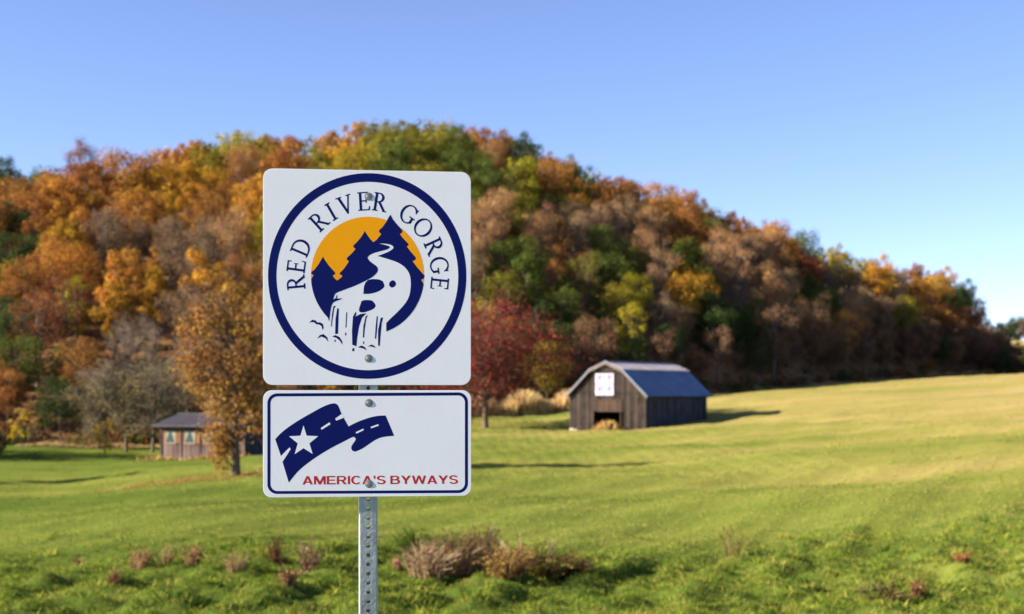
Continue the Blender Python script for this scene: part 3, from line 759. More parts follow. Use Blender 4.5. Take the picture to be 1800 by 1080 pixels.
# painted quilt square
QX0, QX1, QZ0, QZ1 = -BW + 0.345*BW, -BW + 0.592*BW, 3.47, 5.56
qp = MB().box(QX0, QX1, -0.11, -0.05, QZ0, QZ1).build('quilt_panel', M['quilt_blue'], barn)
qp['label'] = 'white painted quilt board with four squares and pink flowers'
qc = ((QX0 + QX1)/2, (QZ0 + QZ1)/2); g = 0.06
for (xa, xb) in ((QX0 + 0.03, qc[0] - g), (qc[0] + g, QX1 - 0.03)):
    for (za, zc_) in ((QZ0 + 0.03, qc[1] - g), (qc[1] + g, QZ1 - 0.03)):
        MB().box(xa, xb, -0.122, -0.108, za, zc_).build('quilt_square', M['quilt_white'], qp)
        mx_, mz_ = (xa + xb)/2, (za + zc_)/2 + 0.14
        fl = MB()
        for q in range(5):
            w = q*2*math.pi/5 + 0.3; r = 0.15
            cx_, cz_ = mx_ + math.cos(w)*r, mz_ + math.sin(w)*r
            fl.prism_y([(cx_ + 0.105*math.cos(e*math.pi/4), cz_ + 0.105*math.sin(e*math.pi/4)) for e in range(8)], -0.128 - q*0.0006, -0.120, 0.5)
        fl.prism_y([(mx_ - 0.02, mz_ - 0.1), (mx_ + 0.02, mz_ - 0.1), (mx_ + 0.02, mz_ - 0.45), (mx_ - 0.02, mz_ - 0.45)], -0.126, -0.1195, 0.5)
        fl.build('flower_motif', M['quilt_pink'], qp)

def blade_mass(P, H, W, rng, lean=0.35, droop=0.0):
    """bent grass blades: each two triangles"""
    n = len(P); th = rng.uniform(0, 6.28, n); dx, dy = np.cos(th), np.sin(th)
    ph = rng.uniform(0, 6.28, n); lx, ly = np.cos(ph)*lean*H*rng.random(n), np.sin(ph)*lean*H*rng.random(n)
    w = W/2
    a = P + np.stack([-dx*w, -dy*w, 0*w], 1); b = P + np.stack([dx*w, dy*w, 0*w], 1)
    m1 = P + np.stack([lx*0.35 + dx*w*0.7, ly*0.35 + dy*w*0.7, H*0.55], 1)
    t = P + np.stack([lx, ly, H*(1 - droop)], 1)
    V_ = np.stack([a, b, m1, t], 1).reshape(-1, 3)
    i = np.arange(n)*4
    return V_, np.concatenate([np.stack([i, i + 1, i + 2], 1), np.stack([i, i + 2, i + 3], 1)])

# dry brush heaped in the barn door
hb_ = np.random.default_rng(4)
n = 1500
q = np.stack([hb_.normal(0, 0.85, n), hb_.normal(0, 0.4, n), np.zeros(n)], 1)
H_ = np.clip(1.15 - 0.5*np.abs(q[:, 0]), 0.2, 1.2)*hb_.uniform(0.4, 1.1, n)
vv, ff = blade_mass(q, H_, np.full(n, 0.07), hb_, 0.7)
me = np_mesh('dry_brush', vv, ff, np.repeat(hb_.random(n), 4))
loc = barn.matrix_world if False else Matrix.Translation((CN.x, CN.y, zb)) @ Matrix.Rotation(-A, 4, 'Z') @ Vector(((DX0 + DX1)/2 + 0.55, -0.75, 0))
o = link('dry_brush', me, None, M['haybrush']); o.location = (loc.x, loc.y, gz(loc.x, loc.y) - 0.02)
tag(o, 'heap of straw coloured dry brush in the barn doorway', 'brush')

# ------------------------------------------------------------------ cabin
A2 = math.radians(20.0)
CL = Vector((-25.9, 105.0, 0)); CW, CD = 7.0, 6.0
zc0 = CZ - 4.98
cabin = empty('cabin', (CL.x, CL.y, zc0), -A2)
tag(cabin, 'small weathered wooden cabin with curtained windows behind the lone orange tree', 'cabin')
# local: x from 0 (left corner) to CW, y to the back, z up
CEH = 2.62; SILL, HEAD = 1.32, 2.32
cr_ = np.random.default_rng(21)
wins = [(0.32, 1.28), (1.98, 2.94), (3.62, 4.58), (5.3, 6.26)]
lw = MB(); x = 0
while x < CW - 0.01:
    x1 = min(x + cr_.uniform(0.14, 0.22), CW); lw.box(x, x1 - 0.01, cr_.uniform(-0.02, 0.01), 0.06, -0.12, SILL - 0.04, cr_.random()); x = x1
o = lw.build('lower_wall', M['cabin_boards'], cabin); o['kind'] = 'stuff'
up = MB(); edges = [0] + [e for w in wins for e in w] + [CW]
for a, b2 in zip(edges[::2], edges[1::2]):
    x = a
    while x < b2 - 0.01:
        x1 = min(x + 0.17, b2); up.box(x + 0.004, x1 - 0.004, cr_.uniform(-0.008, 0.008), 0.06, SILL, CEH, cr_.random()); x = x1
o = up.build('upper_wall', M['cabin_wood'], cabin); o['kind'] = 'stuff'
MB().box(0, CW, -0.02, 0.06, HEAD + 0.08, CEH + 0.0, 0.3).build('header_board', M['cabin_boards'], cabin)
for a, b2 in wins:
    wf = MB(); f = 0.06
    wf.box(a, a + f, -0.035, 0.05, SILL, HEAD).box(b2 - f, b2, -0.035, 0.05, SILL, HEAD).box(a + f, b2 - f, -0.034, 0.05, HEAD - f, HEAD).box(a + f, b2 - f, -0.034, 0.05, SILL, SILL + f)
    fo = wf.build('window', M['frame_paint'], cabin)
    MB().box(a + f, b2 - f, 0.0, 0.012, SILL + f, HEAD - f).build('pane', M['glass'], fo)
    MB().box(a - 0.05, b2 + 0.05, -0.09, 0.0, SILL - 0.06, SILL - 0.005).build('sill', M['frame_paint'], fo)
    for sgn in (0, 1):      # tied-back curtains just in front of the dark room, seen through the pane
        xa = a + f if sgn == 0 else b2 - f; xm = (a + b2)/2; wd = (b2 - a)/2 - f
        s_ = 1 if sgn == 0 else -1
        MB().prism_y([(xa, SILL + f), (xa + s_*0.05, SILL + f), (xa + s_*wd*0.30, SILL + 0.36), (xa + s_*wd*0.95, HEAD - f), (xa, HEAD - f)], -0.012, -0.003).build('curtain', M['curtain'], fo)
def plain_wall(name, x0, x1, y0, y1, along, mat, gable=False):
    mb = MB(); a, b2 = (y0, y1)
    v = a
    while v < b2 - 0.01:
        v1 = min(v + cr_.uniform(0.18, 0.28), b2)
        def top(q):
            return CEH + (0.24*(CD/2 - abs(q - CD/2)) if gable else 0) - 0.04
        t0, t1 = top(v), top(v1); j = cr_.uniform(-0.01, 0.015)
        xs = (x0 - j, x1 + j)
        mb.add([(xs[0], v, -0.5), (xs[1], v, -0.5), (xs[1], v1 - 0.01, -0.5), (xs[0], v1 - 0.01, -0.5), (xs[0], v, t0), (xs[1], v, t0), (xs[1], v1 - 0.01, t1), (xs[0], v1 - 0.01, t1)],
               [(0,3,2,1),(4,5,6,7),(0,1,5,4),(1,2,6,5),(2,3,7,6),(3,0,4,7)], cr_.random()); v = v1
    o = mb.build(name, mat, cabin); o['kind'] = 'stuff'; return o
plain_wall('end_wall', CW - 0.03, CW + 0.02, 0.07, CD, 'y', M['shade_tint_boards'], True)
plain_wall('end_wall', -0.02, 0.03, 0.07, CD, 'y', M['cabin_boards'], True)
MB().box(0.03, CW - 0.03, CD - 0.05, CD, -0.5, CEH - 0.04, 0.4).build('back_wall', M['cabin_boards'], cabin)
for xa in (-0.06, 1.62, 3.26, 4.95, CW - 0.08):
    MB().box(xa, xa + 0.14, -0.075, -0.022, -0.05, CEH - 0.02, cr_.random()).build('post', M['cabin_boards'], cabin)
MB().box(-0.05, CW + 0.04, -0.11, 0.1, -0.7, 0.05, 0.5).build('foundation', M['stone'], cabin)
rf = empty('roof', (0, 0, 0)); rf.parent = cabin
for sgn in (0, 1):
    ya, yb = (-0.55, CD/2) if sgn == 0 else (CD + 0.55, CD/2)
    za, zr = CEH - 0.24*0.55 + 0.06, CEH + 0.24*CD/2 + 0.06
    mb = MB()
    mb.add([(-0.5, ya, za), (CW + 0.5, ya, za), (CW + 0.5, yb, zr), (-0.5, yb, zr), (-0.5, ya, za + 0.09), (CW + 0.5, ya, za + 0.09), (CW + 0.5, yb, zr + 0.09), (-0.5, yb, zr + 0.09)],
           [(0,3,2,1),(4,5,6,7),(0,1,5,4),(1,2,6,5),(2,3,7,6),(3,0,4,7)])
    xx = -0.4
    while xx < CW + 0.5:
        mb.add([(xx, ya, za + 0.09), (xx + 0.03, ya, za + 0.09), (xx + 0.03, yb, zr + 0.09), (xx, yb, zr + 0.09), (xx, ya, za + 0.12), (xx + 0.03, ya, za + 0.12), (xx + 0.03, yb, zr + 0.12), (xx, yb, zr + 0.12)],
               [(0,3,2,1),(4,5,6,7),(0,1,5,4),(1,2,6,5),(2,3,7,6),(3,0,4,7)]); xx += 0.6
    mb.build('roof_sheet', M['cabin_roof'], rf)
MB().box(-0.5, CW + 0.5, CD/2 - 0.15, CD/2 + 0.15, CEH + 0.24*CD/2 + 0.11, CEH + 0.24*CD/2 + 0.17).build('ridge_cap', M['cabin_roof'], rf)

# ------------------------------------------------------------------ road sign
def mat_sheet(name, col, rough=0.38, grain=0.03):
    m, nt, N, L, out = new_mat(name)
    p = N.new('ShaderNodeBsdfPrincipled'); p.inputs['Roughness'].default_value = rough; p.inputs['Specular IOR Level'].default_value = 0.12
    tc = N.new('ShaderNodeTexCoord').outputs['Object']
    f = noise_tex(nt, tc, 1.0, 4, 0.6, (6, 6, 6)); g_ = noise_tex(nt, tc, 1.0, 2, 0.6, (420, 420, 30))
    kk = math_node(nt, 'ADD', math_node(nt, 'MULTIPLY', f, 0.6), math_node(nt, 'MULTIPLY', g_, 0.4))
    L.new(mix_col(nt, kk, tuple(q*(1 - grain*2) for q in col), tuple(min(1, q*(1 + grain*2)) for q in col)), p.inputs['Base Color'])
    b = N.new('ShaderNodeBump'); b.inputs['Strength'].default_value = 0.05; b.inputs['Distance'].default_value = 0.001
    L.new(g_, b.inputs['Height']); L.new(b.outputs[0], p.inputs['Normal'])
    L.new(p.outputs[0], out.inputs[0]); return m
M['white'] = mat_sheet('white_sheeting', (0.83, 0.82, 0.86), 0.38, 0.045)
M['navy'] = mat_sheet('navy_print', (0.0012, 0.006, 0.105), 0.5)
M['amber'] = mat_sheet('amber_print', (0.95, 0.37, 0.002), 0.5)
M['red'] = mat_sheet('red_print', (0.50, 0.022, 0.022), 0.5)
M['alu'] = mat_principled('aluminium_edge', (0.62, 0.62, 0.64), 0.4, 0.8)
M['galv'] = mat_principled('galvanised_steel', (0.42, 0.44, 0.47), 0.48, 0.75, 0.5, noise=(30, 0.28, (1, 1, 0.25)), bump=(60, 0.15))
M['bolt'] = mat_principled('bolt_steel', (0.27, 0.265, 0.26), 0.42, 0.7, noise=(90, 0.3))

YAW = math.radians(7.0); SD = 3.92
root_xy = Vector(((647.0 - CX)/FPX*SD, SD, 0))
gsz = gz(root_xy.x, root_xy.y)
sign = empty('road_sign', (root_xy.x, root_xy.y, gsz), YAW)
tag(sign, 'white scenic byway road sign with two panels on a perforated steel post', 'sign')
MPP = SD/FPX     # metres for one survey pixel at the sign
def zpix(q): return (HY - q)*MPP + CZ - gsz
class Plate:
    """maps survey pixels of one panel to its face, in metres"""
    def __init__(s, tl, tr, br_, bl):
        s.tl, s.tr, s.br, s.bl = tl, tr, br_, bl
        s.x0, s.x1 = (tl[0] - 647.0)*MPP, (tr[0] - 647.0)*MPP
        s.zt, s.zb = zpix((tl[1] + tr[1])/2), zpix((bl[1] + br_[1])/2)
    def __call__(s, p, q):
        a = (p - s.tl[0])/(s.tr[0] - s.tl[0])
        top = s.tl[1] + a*(s.tr[1] - s.tl[1]); bot = s.bl[1] + a*(s.br[1] - s.bl[1])
        v = (q - top)/(bot - top)
        return (s.x0 + a*(s.x1 - s.x0), s.zt + v*(s.zb - s.zt))
UP = Plate((466, 299.4), (826.5, 306.4), (826.5, 677.4), (466, 677.4))
LO = Plate((466, 685.4), (827, 687.4), (827, 871.2), (466, 872.6))
FACE = -0.034      # y of the panel fronts in the sign's frame (post is centred on y = 0)

def rounded(x0, x1, z0, z1, r, n=8):
    out = []
    for cx_, cz_, a0 in ((x1 - r, z1 - r, 0), (x0 + r, z1 - r, 90), (x0 + r, z0 + r, 180), (x1 - r, z0 + r, 270)):
        for i in range(n + 1):
            w = math.radians(a0 + 90*i/n); out.append((cx_ + r*math.cos(w), cz_ + r*math.sin(w)))
    return out
def panel(pl, r, lab):
    poly = rounded(pl.x0, pl.x1, pl.zb, pl.zt, r)
    me = MB().prism_y(poly, FACE, FACE + 0.003).mesh('sign_panel')
    bm = bmesh.new(); bm.from_mesh(me)
    bmesh.ops.bevel(bm, geom=[e for e in bm.edges if abs(e.verts[0].co.y - e.verts[1].co.y) < 1e-6], offset=0.0007, segments=2, affect='EDGES')
    bm.to_mesh(me); bm.free()
    o = link('sign_panel', me, sign, M['white']); o['label'] = lab; return o
up_o = panel(UP, 0.027, 'upper square white panel with round gorge emblem')
lo_o = panel(LO, 0.024, 'lower wide white panel with byway flag emblem')

def print_polys(name, polys, mat, parent, layer):
    """flat print: each polygon (list of x,z) or ring (outer, inner) as a thin film in front of the panel"""
    vs, fs = [], []
    for i, pg in enumerate(polys):
        y = FACE - 0.00005*layer - 0.000004*i - 0.00003
        if isinstance(pg, tuple):
            o_, i_ = pg; n = len(o_); b = len(vs)
            vs += [(a, y, c) for a, c in o_] + [(a, y, c) for a, c in i_]
            fs += [(b + k, b + (k + 1) % n, b + n + (k + 1) % n, b + n + k) for k in range(n)]
        else:
            b = len(vs); vs += [(a, y, c) for a, c in pg]
            for tri in geometry.tessellate_polygon([[Vector((a, c, 0)) for a, c in pg]]):
                fs.append(tuple(b + t for t in tri))
    me = bpy.data.meshes.new(name); me.from_pydata(vs, [], fs); me.update()
    for p_ in me.polygons:
        if p_.normal.y > 0: p_.flip()
    return link(name, me, parent, mat)

def smooth_poly(pts, it=1, sharp=55):
    """one corner-cutting pass that keeps sharp points"""
    for _ in range(it):
        out = []; n = len(pts)
        for i in range(n):
            a, b, c = Vector(pts[i-1]), Vector(pts[i]), Vector(pts[(i+1) % n])
            u1, u2 = b - a, c - b
            ang = 0 if u1.length < 1e-9 or u2.length < 1e-9 else math.degrees(u1.angle(u2))
            if ang > sharp: out.append(tuple(b))
            else: out += [tuple(a.lerp(b, 0.75)), tuple(b.lerp(c, 0.25))]
        pts = out
    return pts

Z3 = lambda X, Y: UP(530 + X/4.154, 370 + Y/4.154)
Z1 = lambda X, Y: UP(460 + X/2.770, 290 + Y/2.770)
Z2 = lambda X, Y: LO(460 + X/4.865, 670 + Y/4.865)
def ell(cx_, cy_, rx, ry, n=120, a0=0, a1=360):
    return [(cx_ + rx*math.cos(math.radians(a0 + (a1 - a0)*i/n)), cy_ - ry*math.sin(math.radians(a0 + (a1 - a0)*i/n))) for i in range(n if a1 - a0 == 360 else n + 1)]
P3 = lambda pts: [Z3(*q) for q in pts]
# ring
print_polys('ring', [([Z1(*q) for q in ell(516.5, 546.5, 476.5, 496.5)], [Z1(*q) for q in ell(516.5, 546.5, 436.5, 454.5)])], M['navy'], up_o, 1)
# amber sun behind the trees
def eang(X, Y): return math.degrees(math.atan2((485 - Y)/427, (X - 482)/408))
sunp = ell(482, 485, 408, 427, 60, eang(888, 545), eang(76, 508) % 360)
sunp += [(100, 490), (160, 400), (225, 510), (262, 545), (300, 512), (345, 410), (462, 225), (520, 280), (560, 270), (646, 110), (700, 230), (780, 350), (840, 480)]
print_polys('sun_disc', [P3(sunp)], M['amber'], up_o, 1)
arc_r = ell(482, 485, 408, 427, 24, eang(888, 545), eang(615, 890))
arc_l = ell(482, 485, 408, 427, 16, eang(195, 787) % 360, eang(76, 508) % 360)
arc_l = [q for q in ell(482, 485, 408, 427, 16, eang(76, 508) % 360, eang(195, 787) % 360)][::-1]
trees_p = [(76,508),(93,482),(76,470),(77,458),(100,440),(130,400),(150,365),(160,348),(175,372),(205,415),(248,463),(244,476),(230,484),(240,500),(262,520),(298,492),(295,482),(280,475),(280,466),(310,435),(345,384),(343,378),(330,368),(332,355),(360,330),(394,292),(380,280),(376,268),(400,245),(430,210),(450,180),(460,160),(475,185),(500,220),(522,242),(545,225),(578,185),(574,178),(562,170),(564,155),(590,130),(615,95),(632,62),(646,43),(662,75),(690,110),(733,158),(728,175),(714,184),(735,212),(777,255),(774,266),(764,274),(790,308),(831,355),(826,370),(806,380),(840,425),(893,485),(888,505),(868,515)]
river_r = [(615,828),(640,800),(700,745),(750,690),(780,640),(792,580),(793,520),(785,475),(765,440),(735,410),(690,385),(640,368),(600,356),(552,342),(600,325),(645,305),(668,285),(665,270),(640,258),(600,252),(563,252),(610,262),(638,272),(640,283),(620,296),(570,308),(520,322),(490,338),(480,355),(490,375),(520,398),(545,415),(556,435),(553,455),(535,478),(510,498),(485,512),(440,535),(380,562),(310,588),(262,606),(245,618),(234,655),(250,650),(258,626),(266,628),(258,649),(303,650),(275,661),(240,674),(225,690),(215,730),(205,815),(196,815),(199,800)]
forest = trees_p + arc_r + [river_r[0]] + smooth_poly(river_r, 1)[2:-2] + [river_r[-1]] + arc_l[:-1]
print_polys('forest_silhouette', [P3(forest)], M['navy'], up_o, 2)
rocks = [[(455,545),(492,507),(585,513),(603,555),(600,570),(560,600),(500,617),(450,617)], [(650,520),(675,517),(690,550),(660,575),(636,560),(635,540)], [(438,662),(505,660),(525,675),(542,703),(520,730),(450,753),(420,748),(418,725),(430,690)]]
for r_ in rocks: print_polys('rock', [P3(smooth_poly(r_, 1, 80))], M['navy'], up_o, 1)
falls = [[(235,705),(252,703),(240,725),(222,855),(217,850),(225,760)], [(262,720),(274,724),(268,905),(247,908),(250,800)], [(327,750),(334,750),(328,860),(321,860)], [(319,898),(328,898),(327,918),(319,918)],
  [(375,780),(395,745),(400,760),(392,780),(430,762),(472,756),(440,790),(420,850),(405,940),(400,997),(370,985),(368,880)], [(466,780),(482,768),(470,800),(460,870),(455,935),(446,930),(450,850)], [(448,960),(455,960),(455,980),(448,980)],
  [(546,778),(554,778),(550,850),(542,942),(533,940),(538,860)], [(575,790),(592,787),(582,830),(575,900),(568,995),(556,990),(556,880)]]
print_polys('waterfall_lines', [P3(q) for q in falls], M['navy'], up_o, 1)
spray = [[(60,825),(85,803),(110,810),(120,824),(140,822),(160,835),(165,860),(158,880),(150,850),(130,838),(112,837),(95,822),(75,822)], [(118,940),(140,914),(165,908),(190,930),(200,965),(180,940),(150,926)], [(225,925),(250,915),(280,930),(298,960),(300,985),(280,955),(255,935)],
  [(242,948),(251,948),(250,964),(242,964)], [(370,1012),(385,1008),(385,1030),(370,1032)], [(410,1003),(435,990),(460,1000),(475,1027),(450,1012)], [(482,996),(510,983),(530,993),(538,1010),(515,999)]]
print_polys('spray_arcs', [P3(q) for q in spray], M['navy'], up_o, 1)

# lettering drawn by hand: roman capitals with slab serifs, 1 unit cap height
def arc_band(cx_, cy_, rx, ry, tx, ty, a0, a1, n=22):
    o_ = [(cx_ + rx*math.cos(math.radians(a0 + (a1-a0)*i/n)), cy_ + ry*math.sin(math.radians(a0 + (a1-a0)*i/n))) for i in range(n + 1)]
    i_ = [(cx_ + (rx-tx)*math.cos(math.radians(a0 + (a1-a0)*i/n)), cy_ + (ry-ty)*math.sin(math.radians(a0 + (a1-a0)*i/n))) for i in range(n + 1)]
    return o_ + i_[::-1]
R4 = lambda x0, y0, x1, y1: [(x0, y0), (x1, y0), (x1, y1), (x0, y1)]
ST, TH_ = 0.125, 0.065
GL = {
 'I': (0.31, [R4(0.0925, 0.03, 0.2175, 0.97), R4(0, 0, 0.31, TH_), R4(0, 1-TH_, 0.31, 1)]),
 'E': (0.64, [R4(0.08, 0.03, 0.205, 0.97), [(0, 1-TH_), (0.58, 1-TH_), (0.60, 0.80), (0.565, 0.80), (0.50, 1-TH_), (0.55, 1.0), (0.59, 1.0), (0.0, 1.0)][:2] + [(0.60, 1.0), (0, 1.0)], [(0.545, 0.80), (0.60, 0.80), (0.60, 0.95), (0.53, 0.95)],
   R4(0.19, 0.49, 0.47, 0.555), R4(0.44, 0.41, 0.485, 0.63), [(0, 0), (0.64, 0), (0.64, TH_), (0, TH_)], [(0.575, 0.05), (0.64, 0.03), (0.665, 0.22), (0.625, 0.22)]]),
 'R': (0.72, [R4(0.08, 0.03, 0.205, 0.97), R4(0, 0, 0.30, TH_), R4(0, 1-TH_, 0.30, 1), arc_band(0.28, 0.735, 0.31, 0.265, 0.125, 0.065, -90, 90), R4(0.19, 0.47, 0.30, 0.535), [(0.27, 0.49), (0.41, 0.50), (0.74, 0.03), (0.60, 0.03)], R4(0.585, 0, 0.80, 0.055)]),
 'D': (0.84, [R4(0.08, 0.03, 0.205, 0.97), R4(0, 0, 0.36, TH_), R4(0, 1-TH_, 0.36, 1), arc_band(0.34, 0.5, 0.50, 0.5, 0.135, 0.07, -90, 90, 28)]),
 'V': (0.84, [[(0.09, 0.97), (0.235, 0.97), (0.475, 0.16), (0.43, 0.0), (0.40, 0.0)], [(0.415, 0.0), (0.455, 0.0), (0.77, 0.97), (0.70, 0.97), (0.44, 0.17)], R4(0, 0.945, 0.32, 1), R4(0.60, 0.945, 0.86, 1)]),
 'O': (0.98, [arc_band(0.49, 0.5, 0.49, 0.525, 0.13, 0.06, 0, 181, 30), arc_band(0.49, 0.5, 0.49, 0.525, 0.13, 0.06, 180, 361, 30)]),
 'G': (0.88, [arc_band(0.48, 0.5, 0.48, 0.525, 0.13, 0.065, 42, 318, 40), [(0.79, 0.72), (0.83, 0.72), (0.845, 0.97), (0.81, 0.97), (0.74, 0.84)], R4(0.71, 0.10, 0.835, 0.40), R4(0.58, 0.38, 0.92, 0.44)]),
}
def letter(ch, ang, rad_mid=347.0, cap=86.0):
    w, polys = GL[ch]; out = []
    a = math.radians(ang); rx, ry = math.cos(a), math.sin(a)        # outward; letter's right is clockwise
    for pg in polys:
        q = []
        for (gx_, gy_) in pg:
            lx, ly = (gx_ - w/2)*cap*0.98, (gy_ - 0.5)*cap + rad_mid
            q.append(Z1(516.5 + lx*ry + ly*rx, 546.5 - 1.042*(ly*ry - lx*rx)))
        out.append(q)
    return out + [[(a_ + 0.0010, c_) for a_, c_ in q] for q in out]
text = [('R',170,580),('E',176,500),('D',195,407),('R',277,280),('I',337,232),('V',402,190),('E',494,184),('R',572,187),('G',708,250),('O',780,314),('R',838,400),('G',868,492),('E',868,583)]
for ch, X, Y in text:
    print_polys('letter', letter(ch, math.degrees(math.atan2((546.5 - Y)/1.042, X - 516.5))), M['navy'], up_o, 1)

# lower panel
P2 = lambda pts: [Z2(*q) for q in pts]
def rr2(x0, x1, y0, y1, r): return [Z2(a, b) for a, b in rounded(x0, x1, y0, y1, r, 8)]
print_polys('border', [(rr2(65, 1757, 102, 955, 82), rr2(91, 1731, 128, 930, 58))], M['navy'], lo_o, 1)
flag = [(130,492),(160,455),(210,410),(280,360),(360,310),(440,265),(520,220),(580,195),(625,187),(645,195),(660,215),(685,282),(743,385),(790,360),(860,330),(940,305),(1000,295),(1055,294),(1080,350),(1128,467),(1060,472),(1010,482),(960,505),(910,540),(860,575),(800,600),(775,592),(764,570),(770,545),(800,505),(803,490),(790,474),(770,478),(700,515),(600,565),(500,625),(420,680),(350,735),(300,785),(243,860),(190,682),(180,640)]
print_polys('road_flag', [P2(smooth_poly(flag, 2, 40))], M['navy'], lo_o, 1)
print_polys('star', [P2([(366,376),(392,462),(488,467),(415,527),(442,617),(366,568),(292,618),(318,527),(246,467),(340,462)])], M['white'], lo_o, 2)
for q in ([(510,398),(583,350),(592,366),(518,412)], [(630,320),(686,279),(712,308),(640,336)], [(172,640),(186,690),(258,577),(250,560)], [(803,435),(866,405),(872,417),(810,447)], [(930,390),(992,368),(998,380),(933,403)]):
    print_polys('lane_dash', [P2(q)], M['white'], lo_o, 2)
# AMERICA'S BYWAYS
BS = 0.175
SANS = {
 'A': (0.98, [[(0, 0), (0.19, 0), (0.52, 0.84), (0.50, 1), (0.395, 1)], [(0.98, 0), (0.79, 0), (0.46, 0.84), (0.48, 1), (0.585, 1)], R4(0.24, 0.21, 0.74, 0.355)]),
 'M': (1.12, [R4(0, 0, 0.165, 1), R4(0.955, 0, 1.12, 1), [(0.02, 1), (0.24, 1), (0.64, 0.10), (0.60, 0), (0.48, 0)], [(1.10, 1), (0.88, 1), (0.48, 0.10), (0.52, 0), (0.64, 0)]]),
 'E': (0.84, [R4(0, 0, BS, 1), R4(0.1, 0.845, 0.81, 1), R4(0.1, 0.43, 0.76, 0.58), R4(0.1, 0, 0.84, 0.155)]),
 'R': (0.95, [R4(0, 0, BS, 1), R4(0.1, 0.85, 0.56, 1), R4(0.1, 0.40, 0.56, 0.545), arc_band(0.55, 0.70, 0.33, 0.30, 0.17, 0.15, -90, 90), [(0.40, 0.45), (0.60, 0.47), (0.95, 0), (0.73, 0)]]),
 'I': (0.175, [R4(0, 0, BS, 1)]),
 'C': (0.95, [arc_band(0.50, 0.5, 0.50, 0.52, 0.18, 0.155, 42, 318, 36)]),
 "'": (0.16, [[(0.0, 1), (0.16, 1), (0.12, 0.62), (0.04, 0.62)]]),
 'S': (0.86, [arc_band(0.43, 0.735, 0.41, 0.285, 0.17, 0.145, 18, 268, 30), arc_band(0.43, 0.275, 0.43, 0.295, 0.17, 0.145, -164, 92, 30)]),
 'B': (0.92, [R4(0, 0, BS, 1), R4(0.1, 0.855, 0.52, 1), R4(0.1, 0.445, 0.54, 0.58), R4(0.1, 0, 0.55, 0.15), arc_band(0.50, 0.73, 0.34, 0.27, 0.165, 0.145, -90, 90), arc_band(0.53, 0.29, 0.39, 0.29, 0.17, 0.15, -90, 90)]),
 'Y': (0.94, [R4(0.383, 0, 0.557, 0.46), [(0, 1), (0.20, 1), (0.557, 0.47), (0.383, 0.38)], [(0.94, 1), (0.74, 1), (0.383, 0.47), (0.557, 0.38)]]),
 'W': (1.38, [[(0, 1), (0.18, 1), (0.43, 0.0), (0.26, 0.0)], [(0.27, 0), (0.42, 0.0), (0.77, 1), (0.60, 1)], [(0.61, 1), (0.78, 1), (1.11, 0), (0.96, 0)], [(0.95, 0), (1.12, 0), (1.38, 1), (1.20, 1)]]),
}
line = "AMERICA'S BYWAYS"; gap = 0.15
adv = [SANS[c_][0] + gap if c_ != ' ' else 0.36 for c_ in line]; tot_w = sum(adv) - gap; pen = 0.0
for c_, ad in zip(line, adv):
    if c_ != ' ':
        print_polys('letter', [[Z2(357 + (pen + gx_)/tot_w*1311, 876 - gy_*71) for gx_, gy_ in pg] for pg in SANS[c_][1] + [[(e0 + 0.05, e1) for e0, e1 in pg_] for pg_ in SANS[c_][1]]], M['red'], lo_o, 1)
    pen += ad

# bolts through both panels
def bolt(p_, q_, pl):
    x_, z_ = pl(p_, q_)
    mb = MB()
    def disc(r0, r1, ya, yb, n=20):
        vs = [(x_ + r0*math.cos(2*math.pi*i/n), ya, z_ + r0*math.sin(2*math.pi*i/n)) for i in range(n)] + [(x_ + r1*math.cos(2*math.pi*i/n), yb, z_ + r1*math.sin(2*math.pi*i/n)) for i in range(n)]
        mb.add(vs, [(i, (i+1) % n, (i+1) % n + n, i + n) for i in range(n)] + [tuple(range(2*n-1, n-1, -1))])
    disc(0.0112, 0.0088, FACE - 0.0001, FACE - 0.0008)
    disc(0.0066, 0.0058, FACE - 0.0007, FACE - 0.0012)
    disc(0.0034, 0.0026, FACE - 0.0011, FACE - 0.0015)
    return mb.build('bolt', M['bolt'], sign)
for p_, q_, pl in ((647.4, 348.8, UP), (647.4, 630.8, UP), (647.9, 708.6, LO), (647.9, 849.4, LO)): bolt(p_, q_, pl)

# perforated square steel post: round holes an inch apart in all four walls
PW, T_ = 0.0254, 0.0032
hole, pitch, rc = 0.0056, 0.0254, 0.0042
ztop = zpix(318)
bm = bmesh.new()
nh = int(ztop/pitch) + 8
for side in range(4):
    a = side*math.pi/2; ca, sa = math.cos(a), math.sin(a)
    fx = PW - rc
    def vpt(lx, z_): return (lx*ca + PW*sa, lx*sa - PW*ca, z_)     # side 0 faces -y
    for i in range(nh):
        z1 = ztop - i*pitch; z0 = z1 - pitch; zm = (z0 + z1)/2
        out_ = [(fx, zm), (fx, z1), (0, z1), (-fx, z1), (-fx, zm), (-fx, z0), (0, z0), (fx, z0)]
        ring_ = [(hole*math.cos(k2*math.pi/8), zm + hole*math.sin(k2*math.pi/8)) for k2 in range(16)]
        inv_ = [bm.verts.new(vpt(*q)) for q in ring_]
        ov_ = [bm.verts.new(vpt(*q)) for q in out_]
        for k2 in range(8):
            bm.faces.new((ov_[k2], ov_[(k2+1) % 8], inv_[(2*k2+2) % 16], inv_[2*k2+1], inv_[2*k2]))
    # rounded corner to the next side
    cs = []
    for s_ in range(5):
        w = s_/4*math.pi/2
        lx, ly = fx + rc*math.sin(w), -(PW - rc) - rc*math.cos(w)
        cs.append((lx*ca - ly*sa, lx*sa + ly*ca))
    zlow = ztop - nh*pitch
    for s_ in range(4):
        q = [bm.verts.new((*cs[s_], zlow)), bm.verts.new((*cs[s_+1], zlow)), bm.verts.new((*cs[s_+1], ztop)), bm.verts.new((*cs[s_], ztop))]
        bm.faces.new(q)
bmesh.ops.remove_doubles(bm, verts=bm.verts, dist=1e-5)
bmesh.ops.recalc_face_normals(bm, faces=bm.faces)
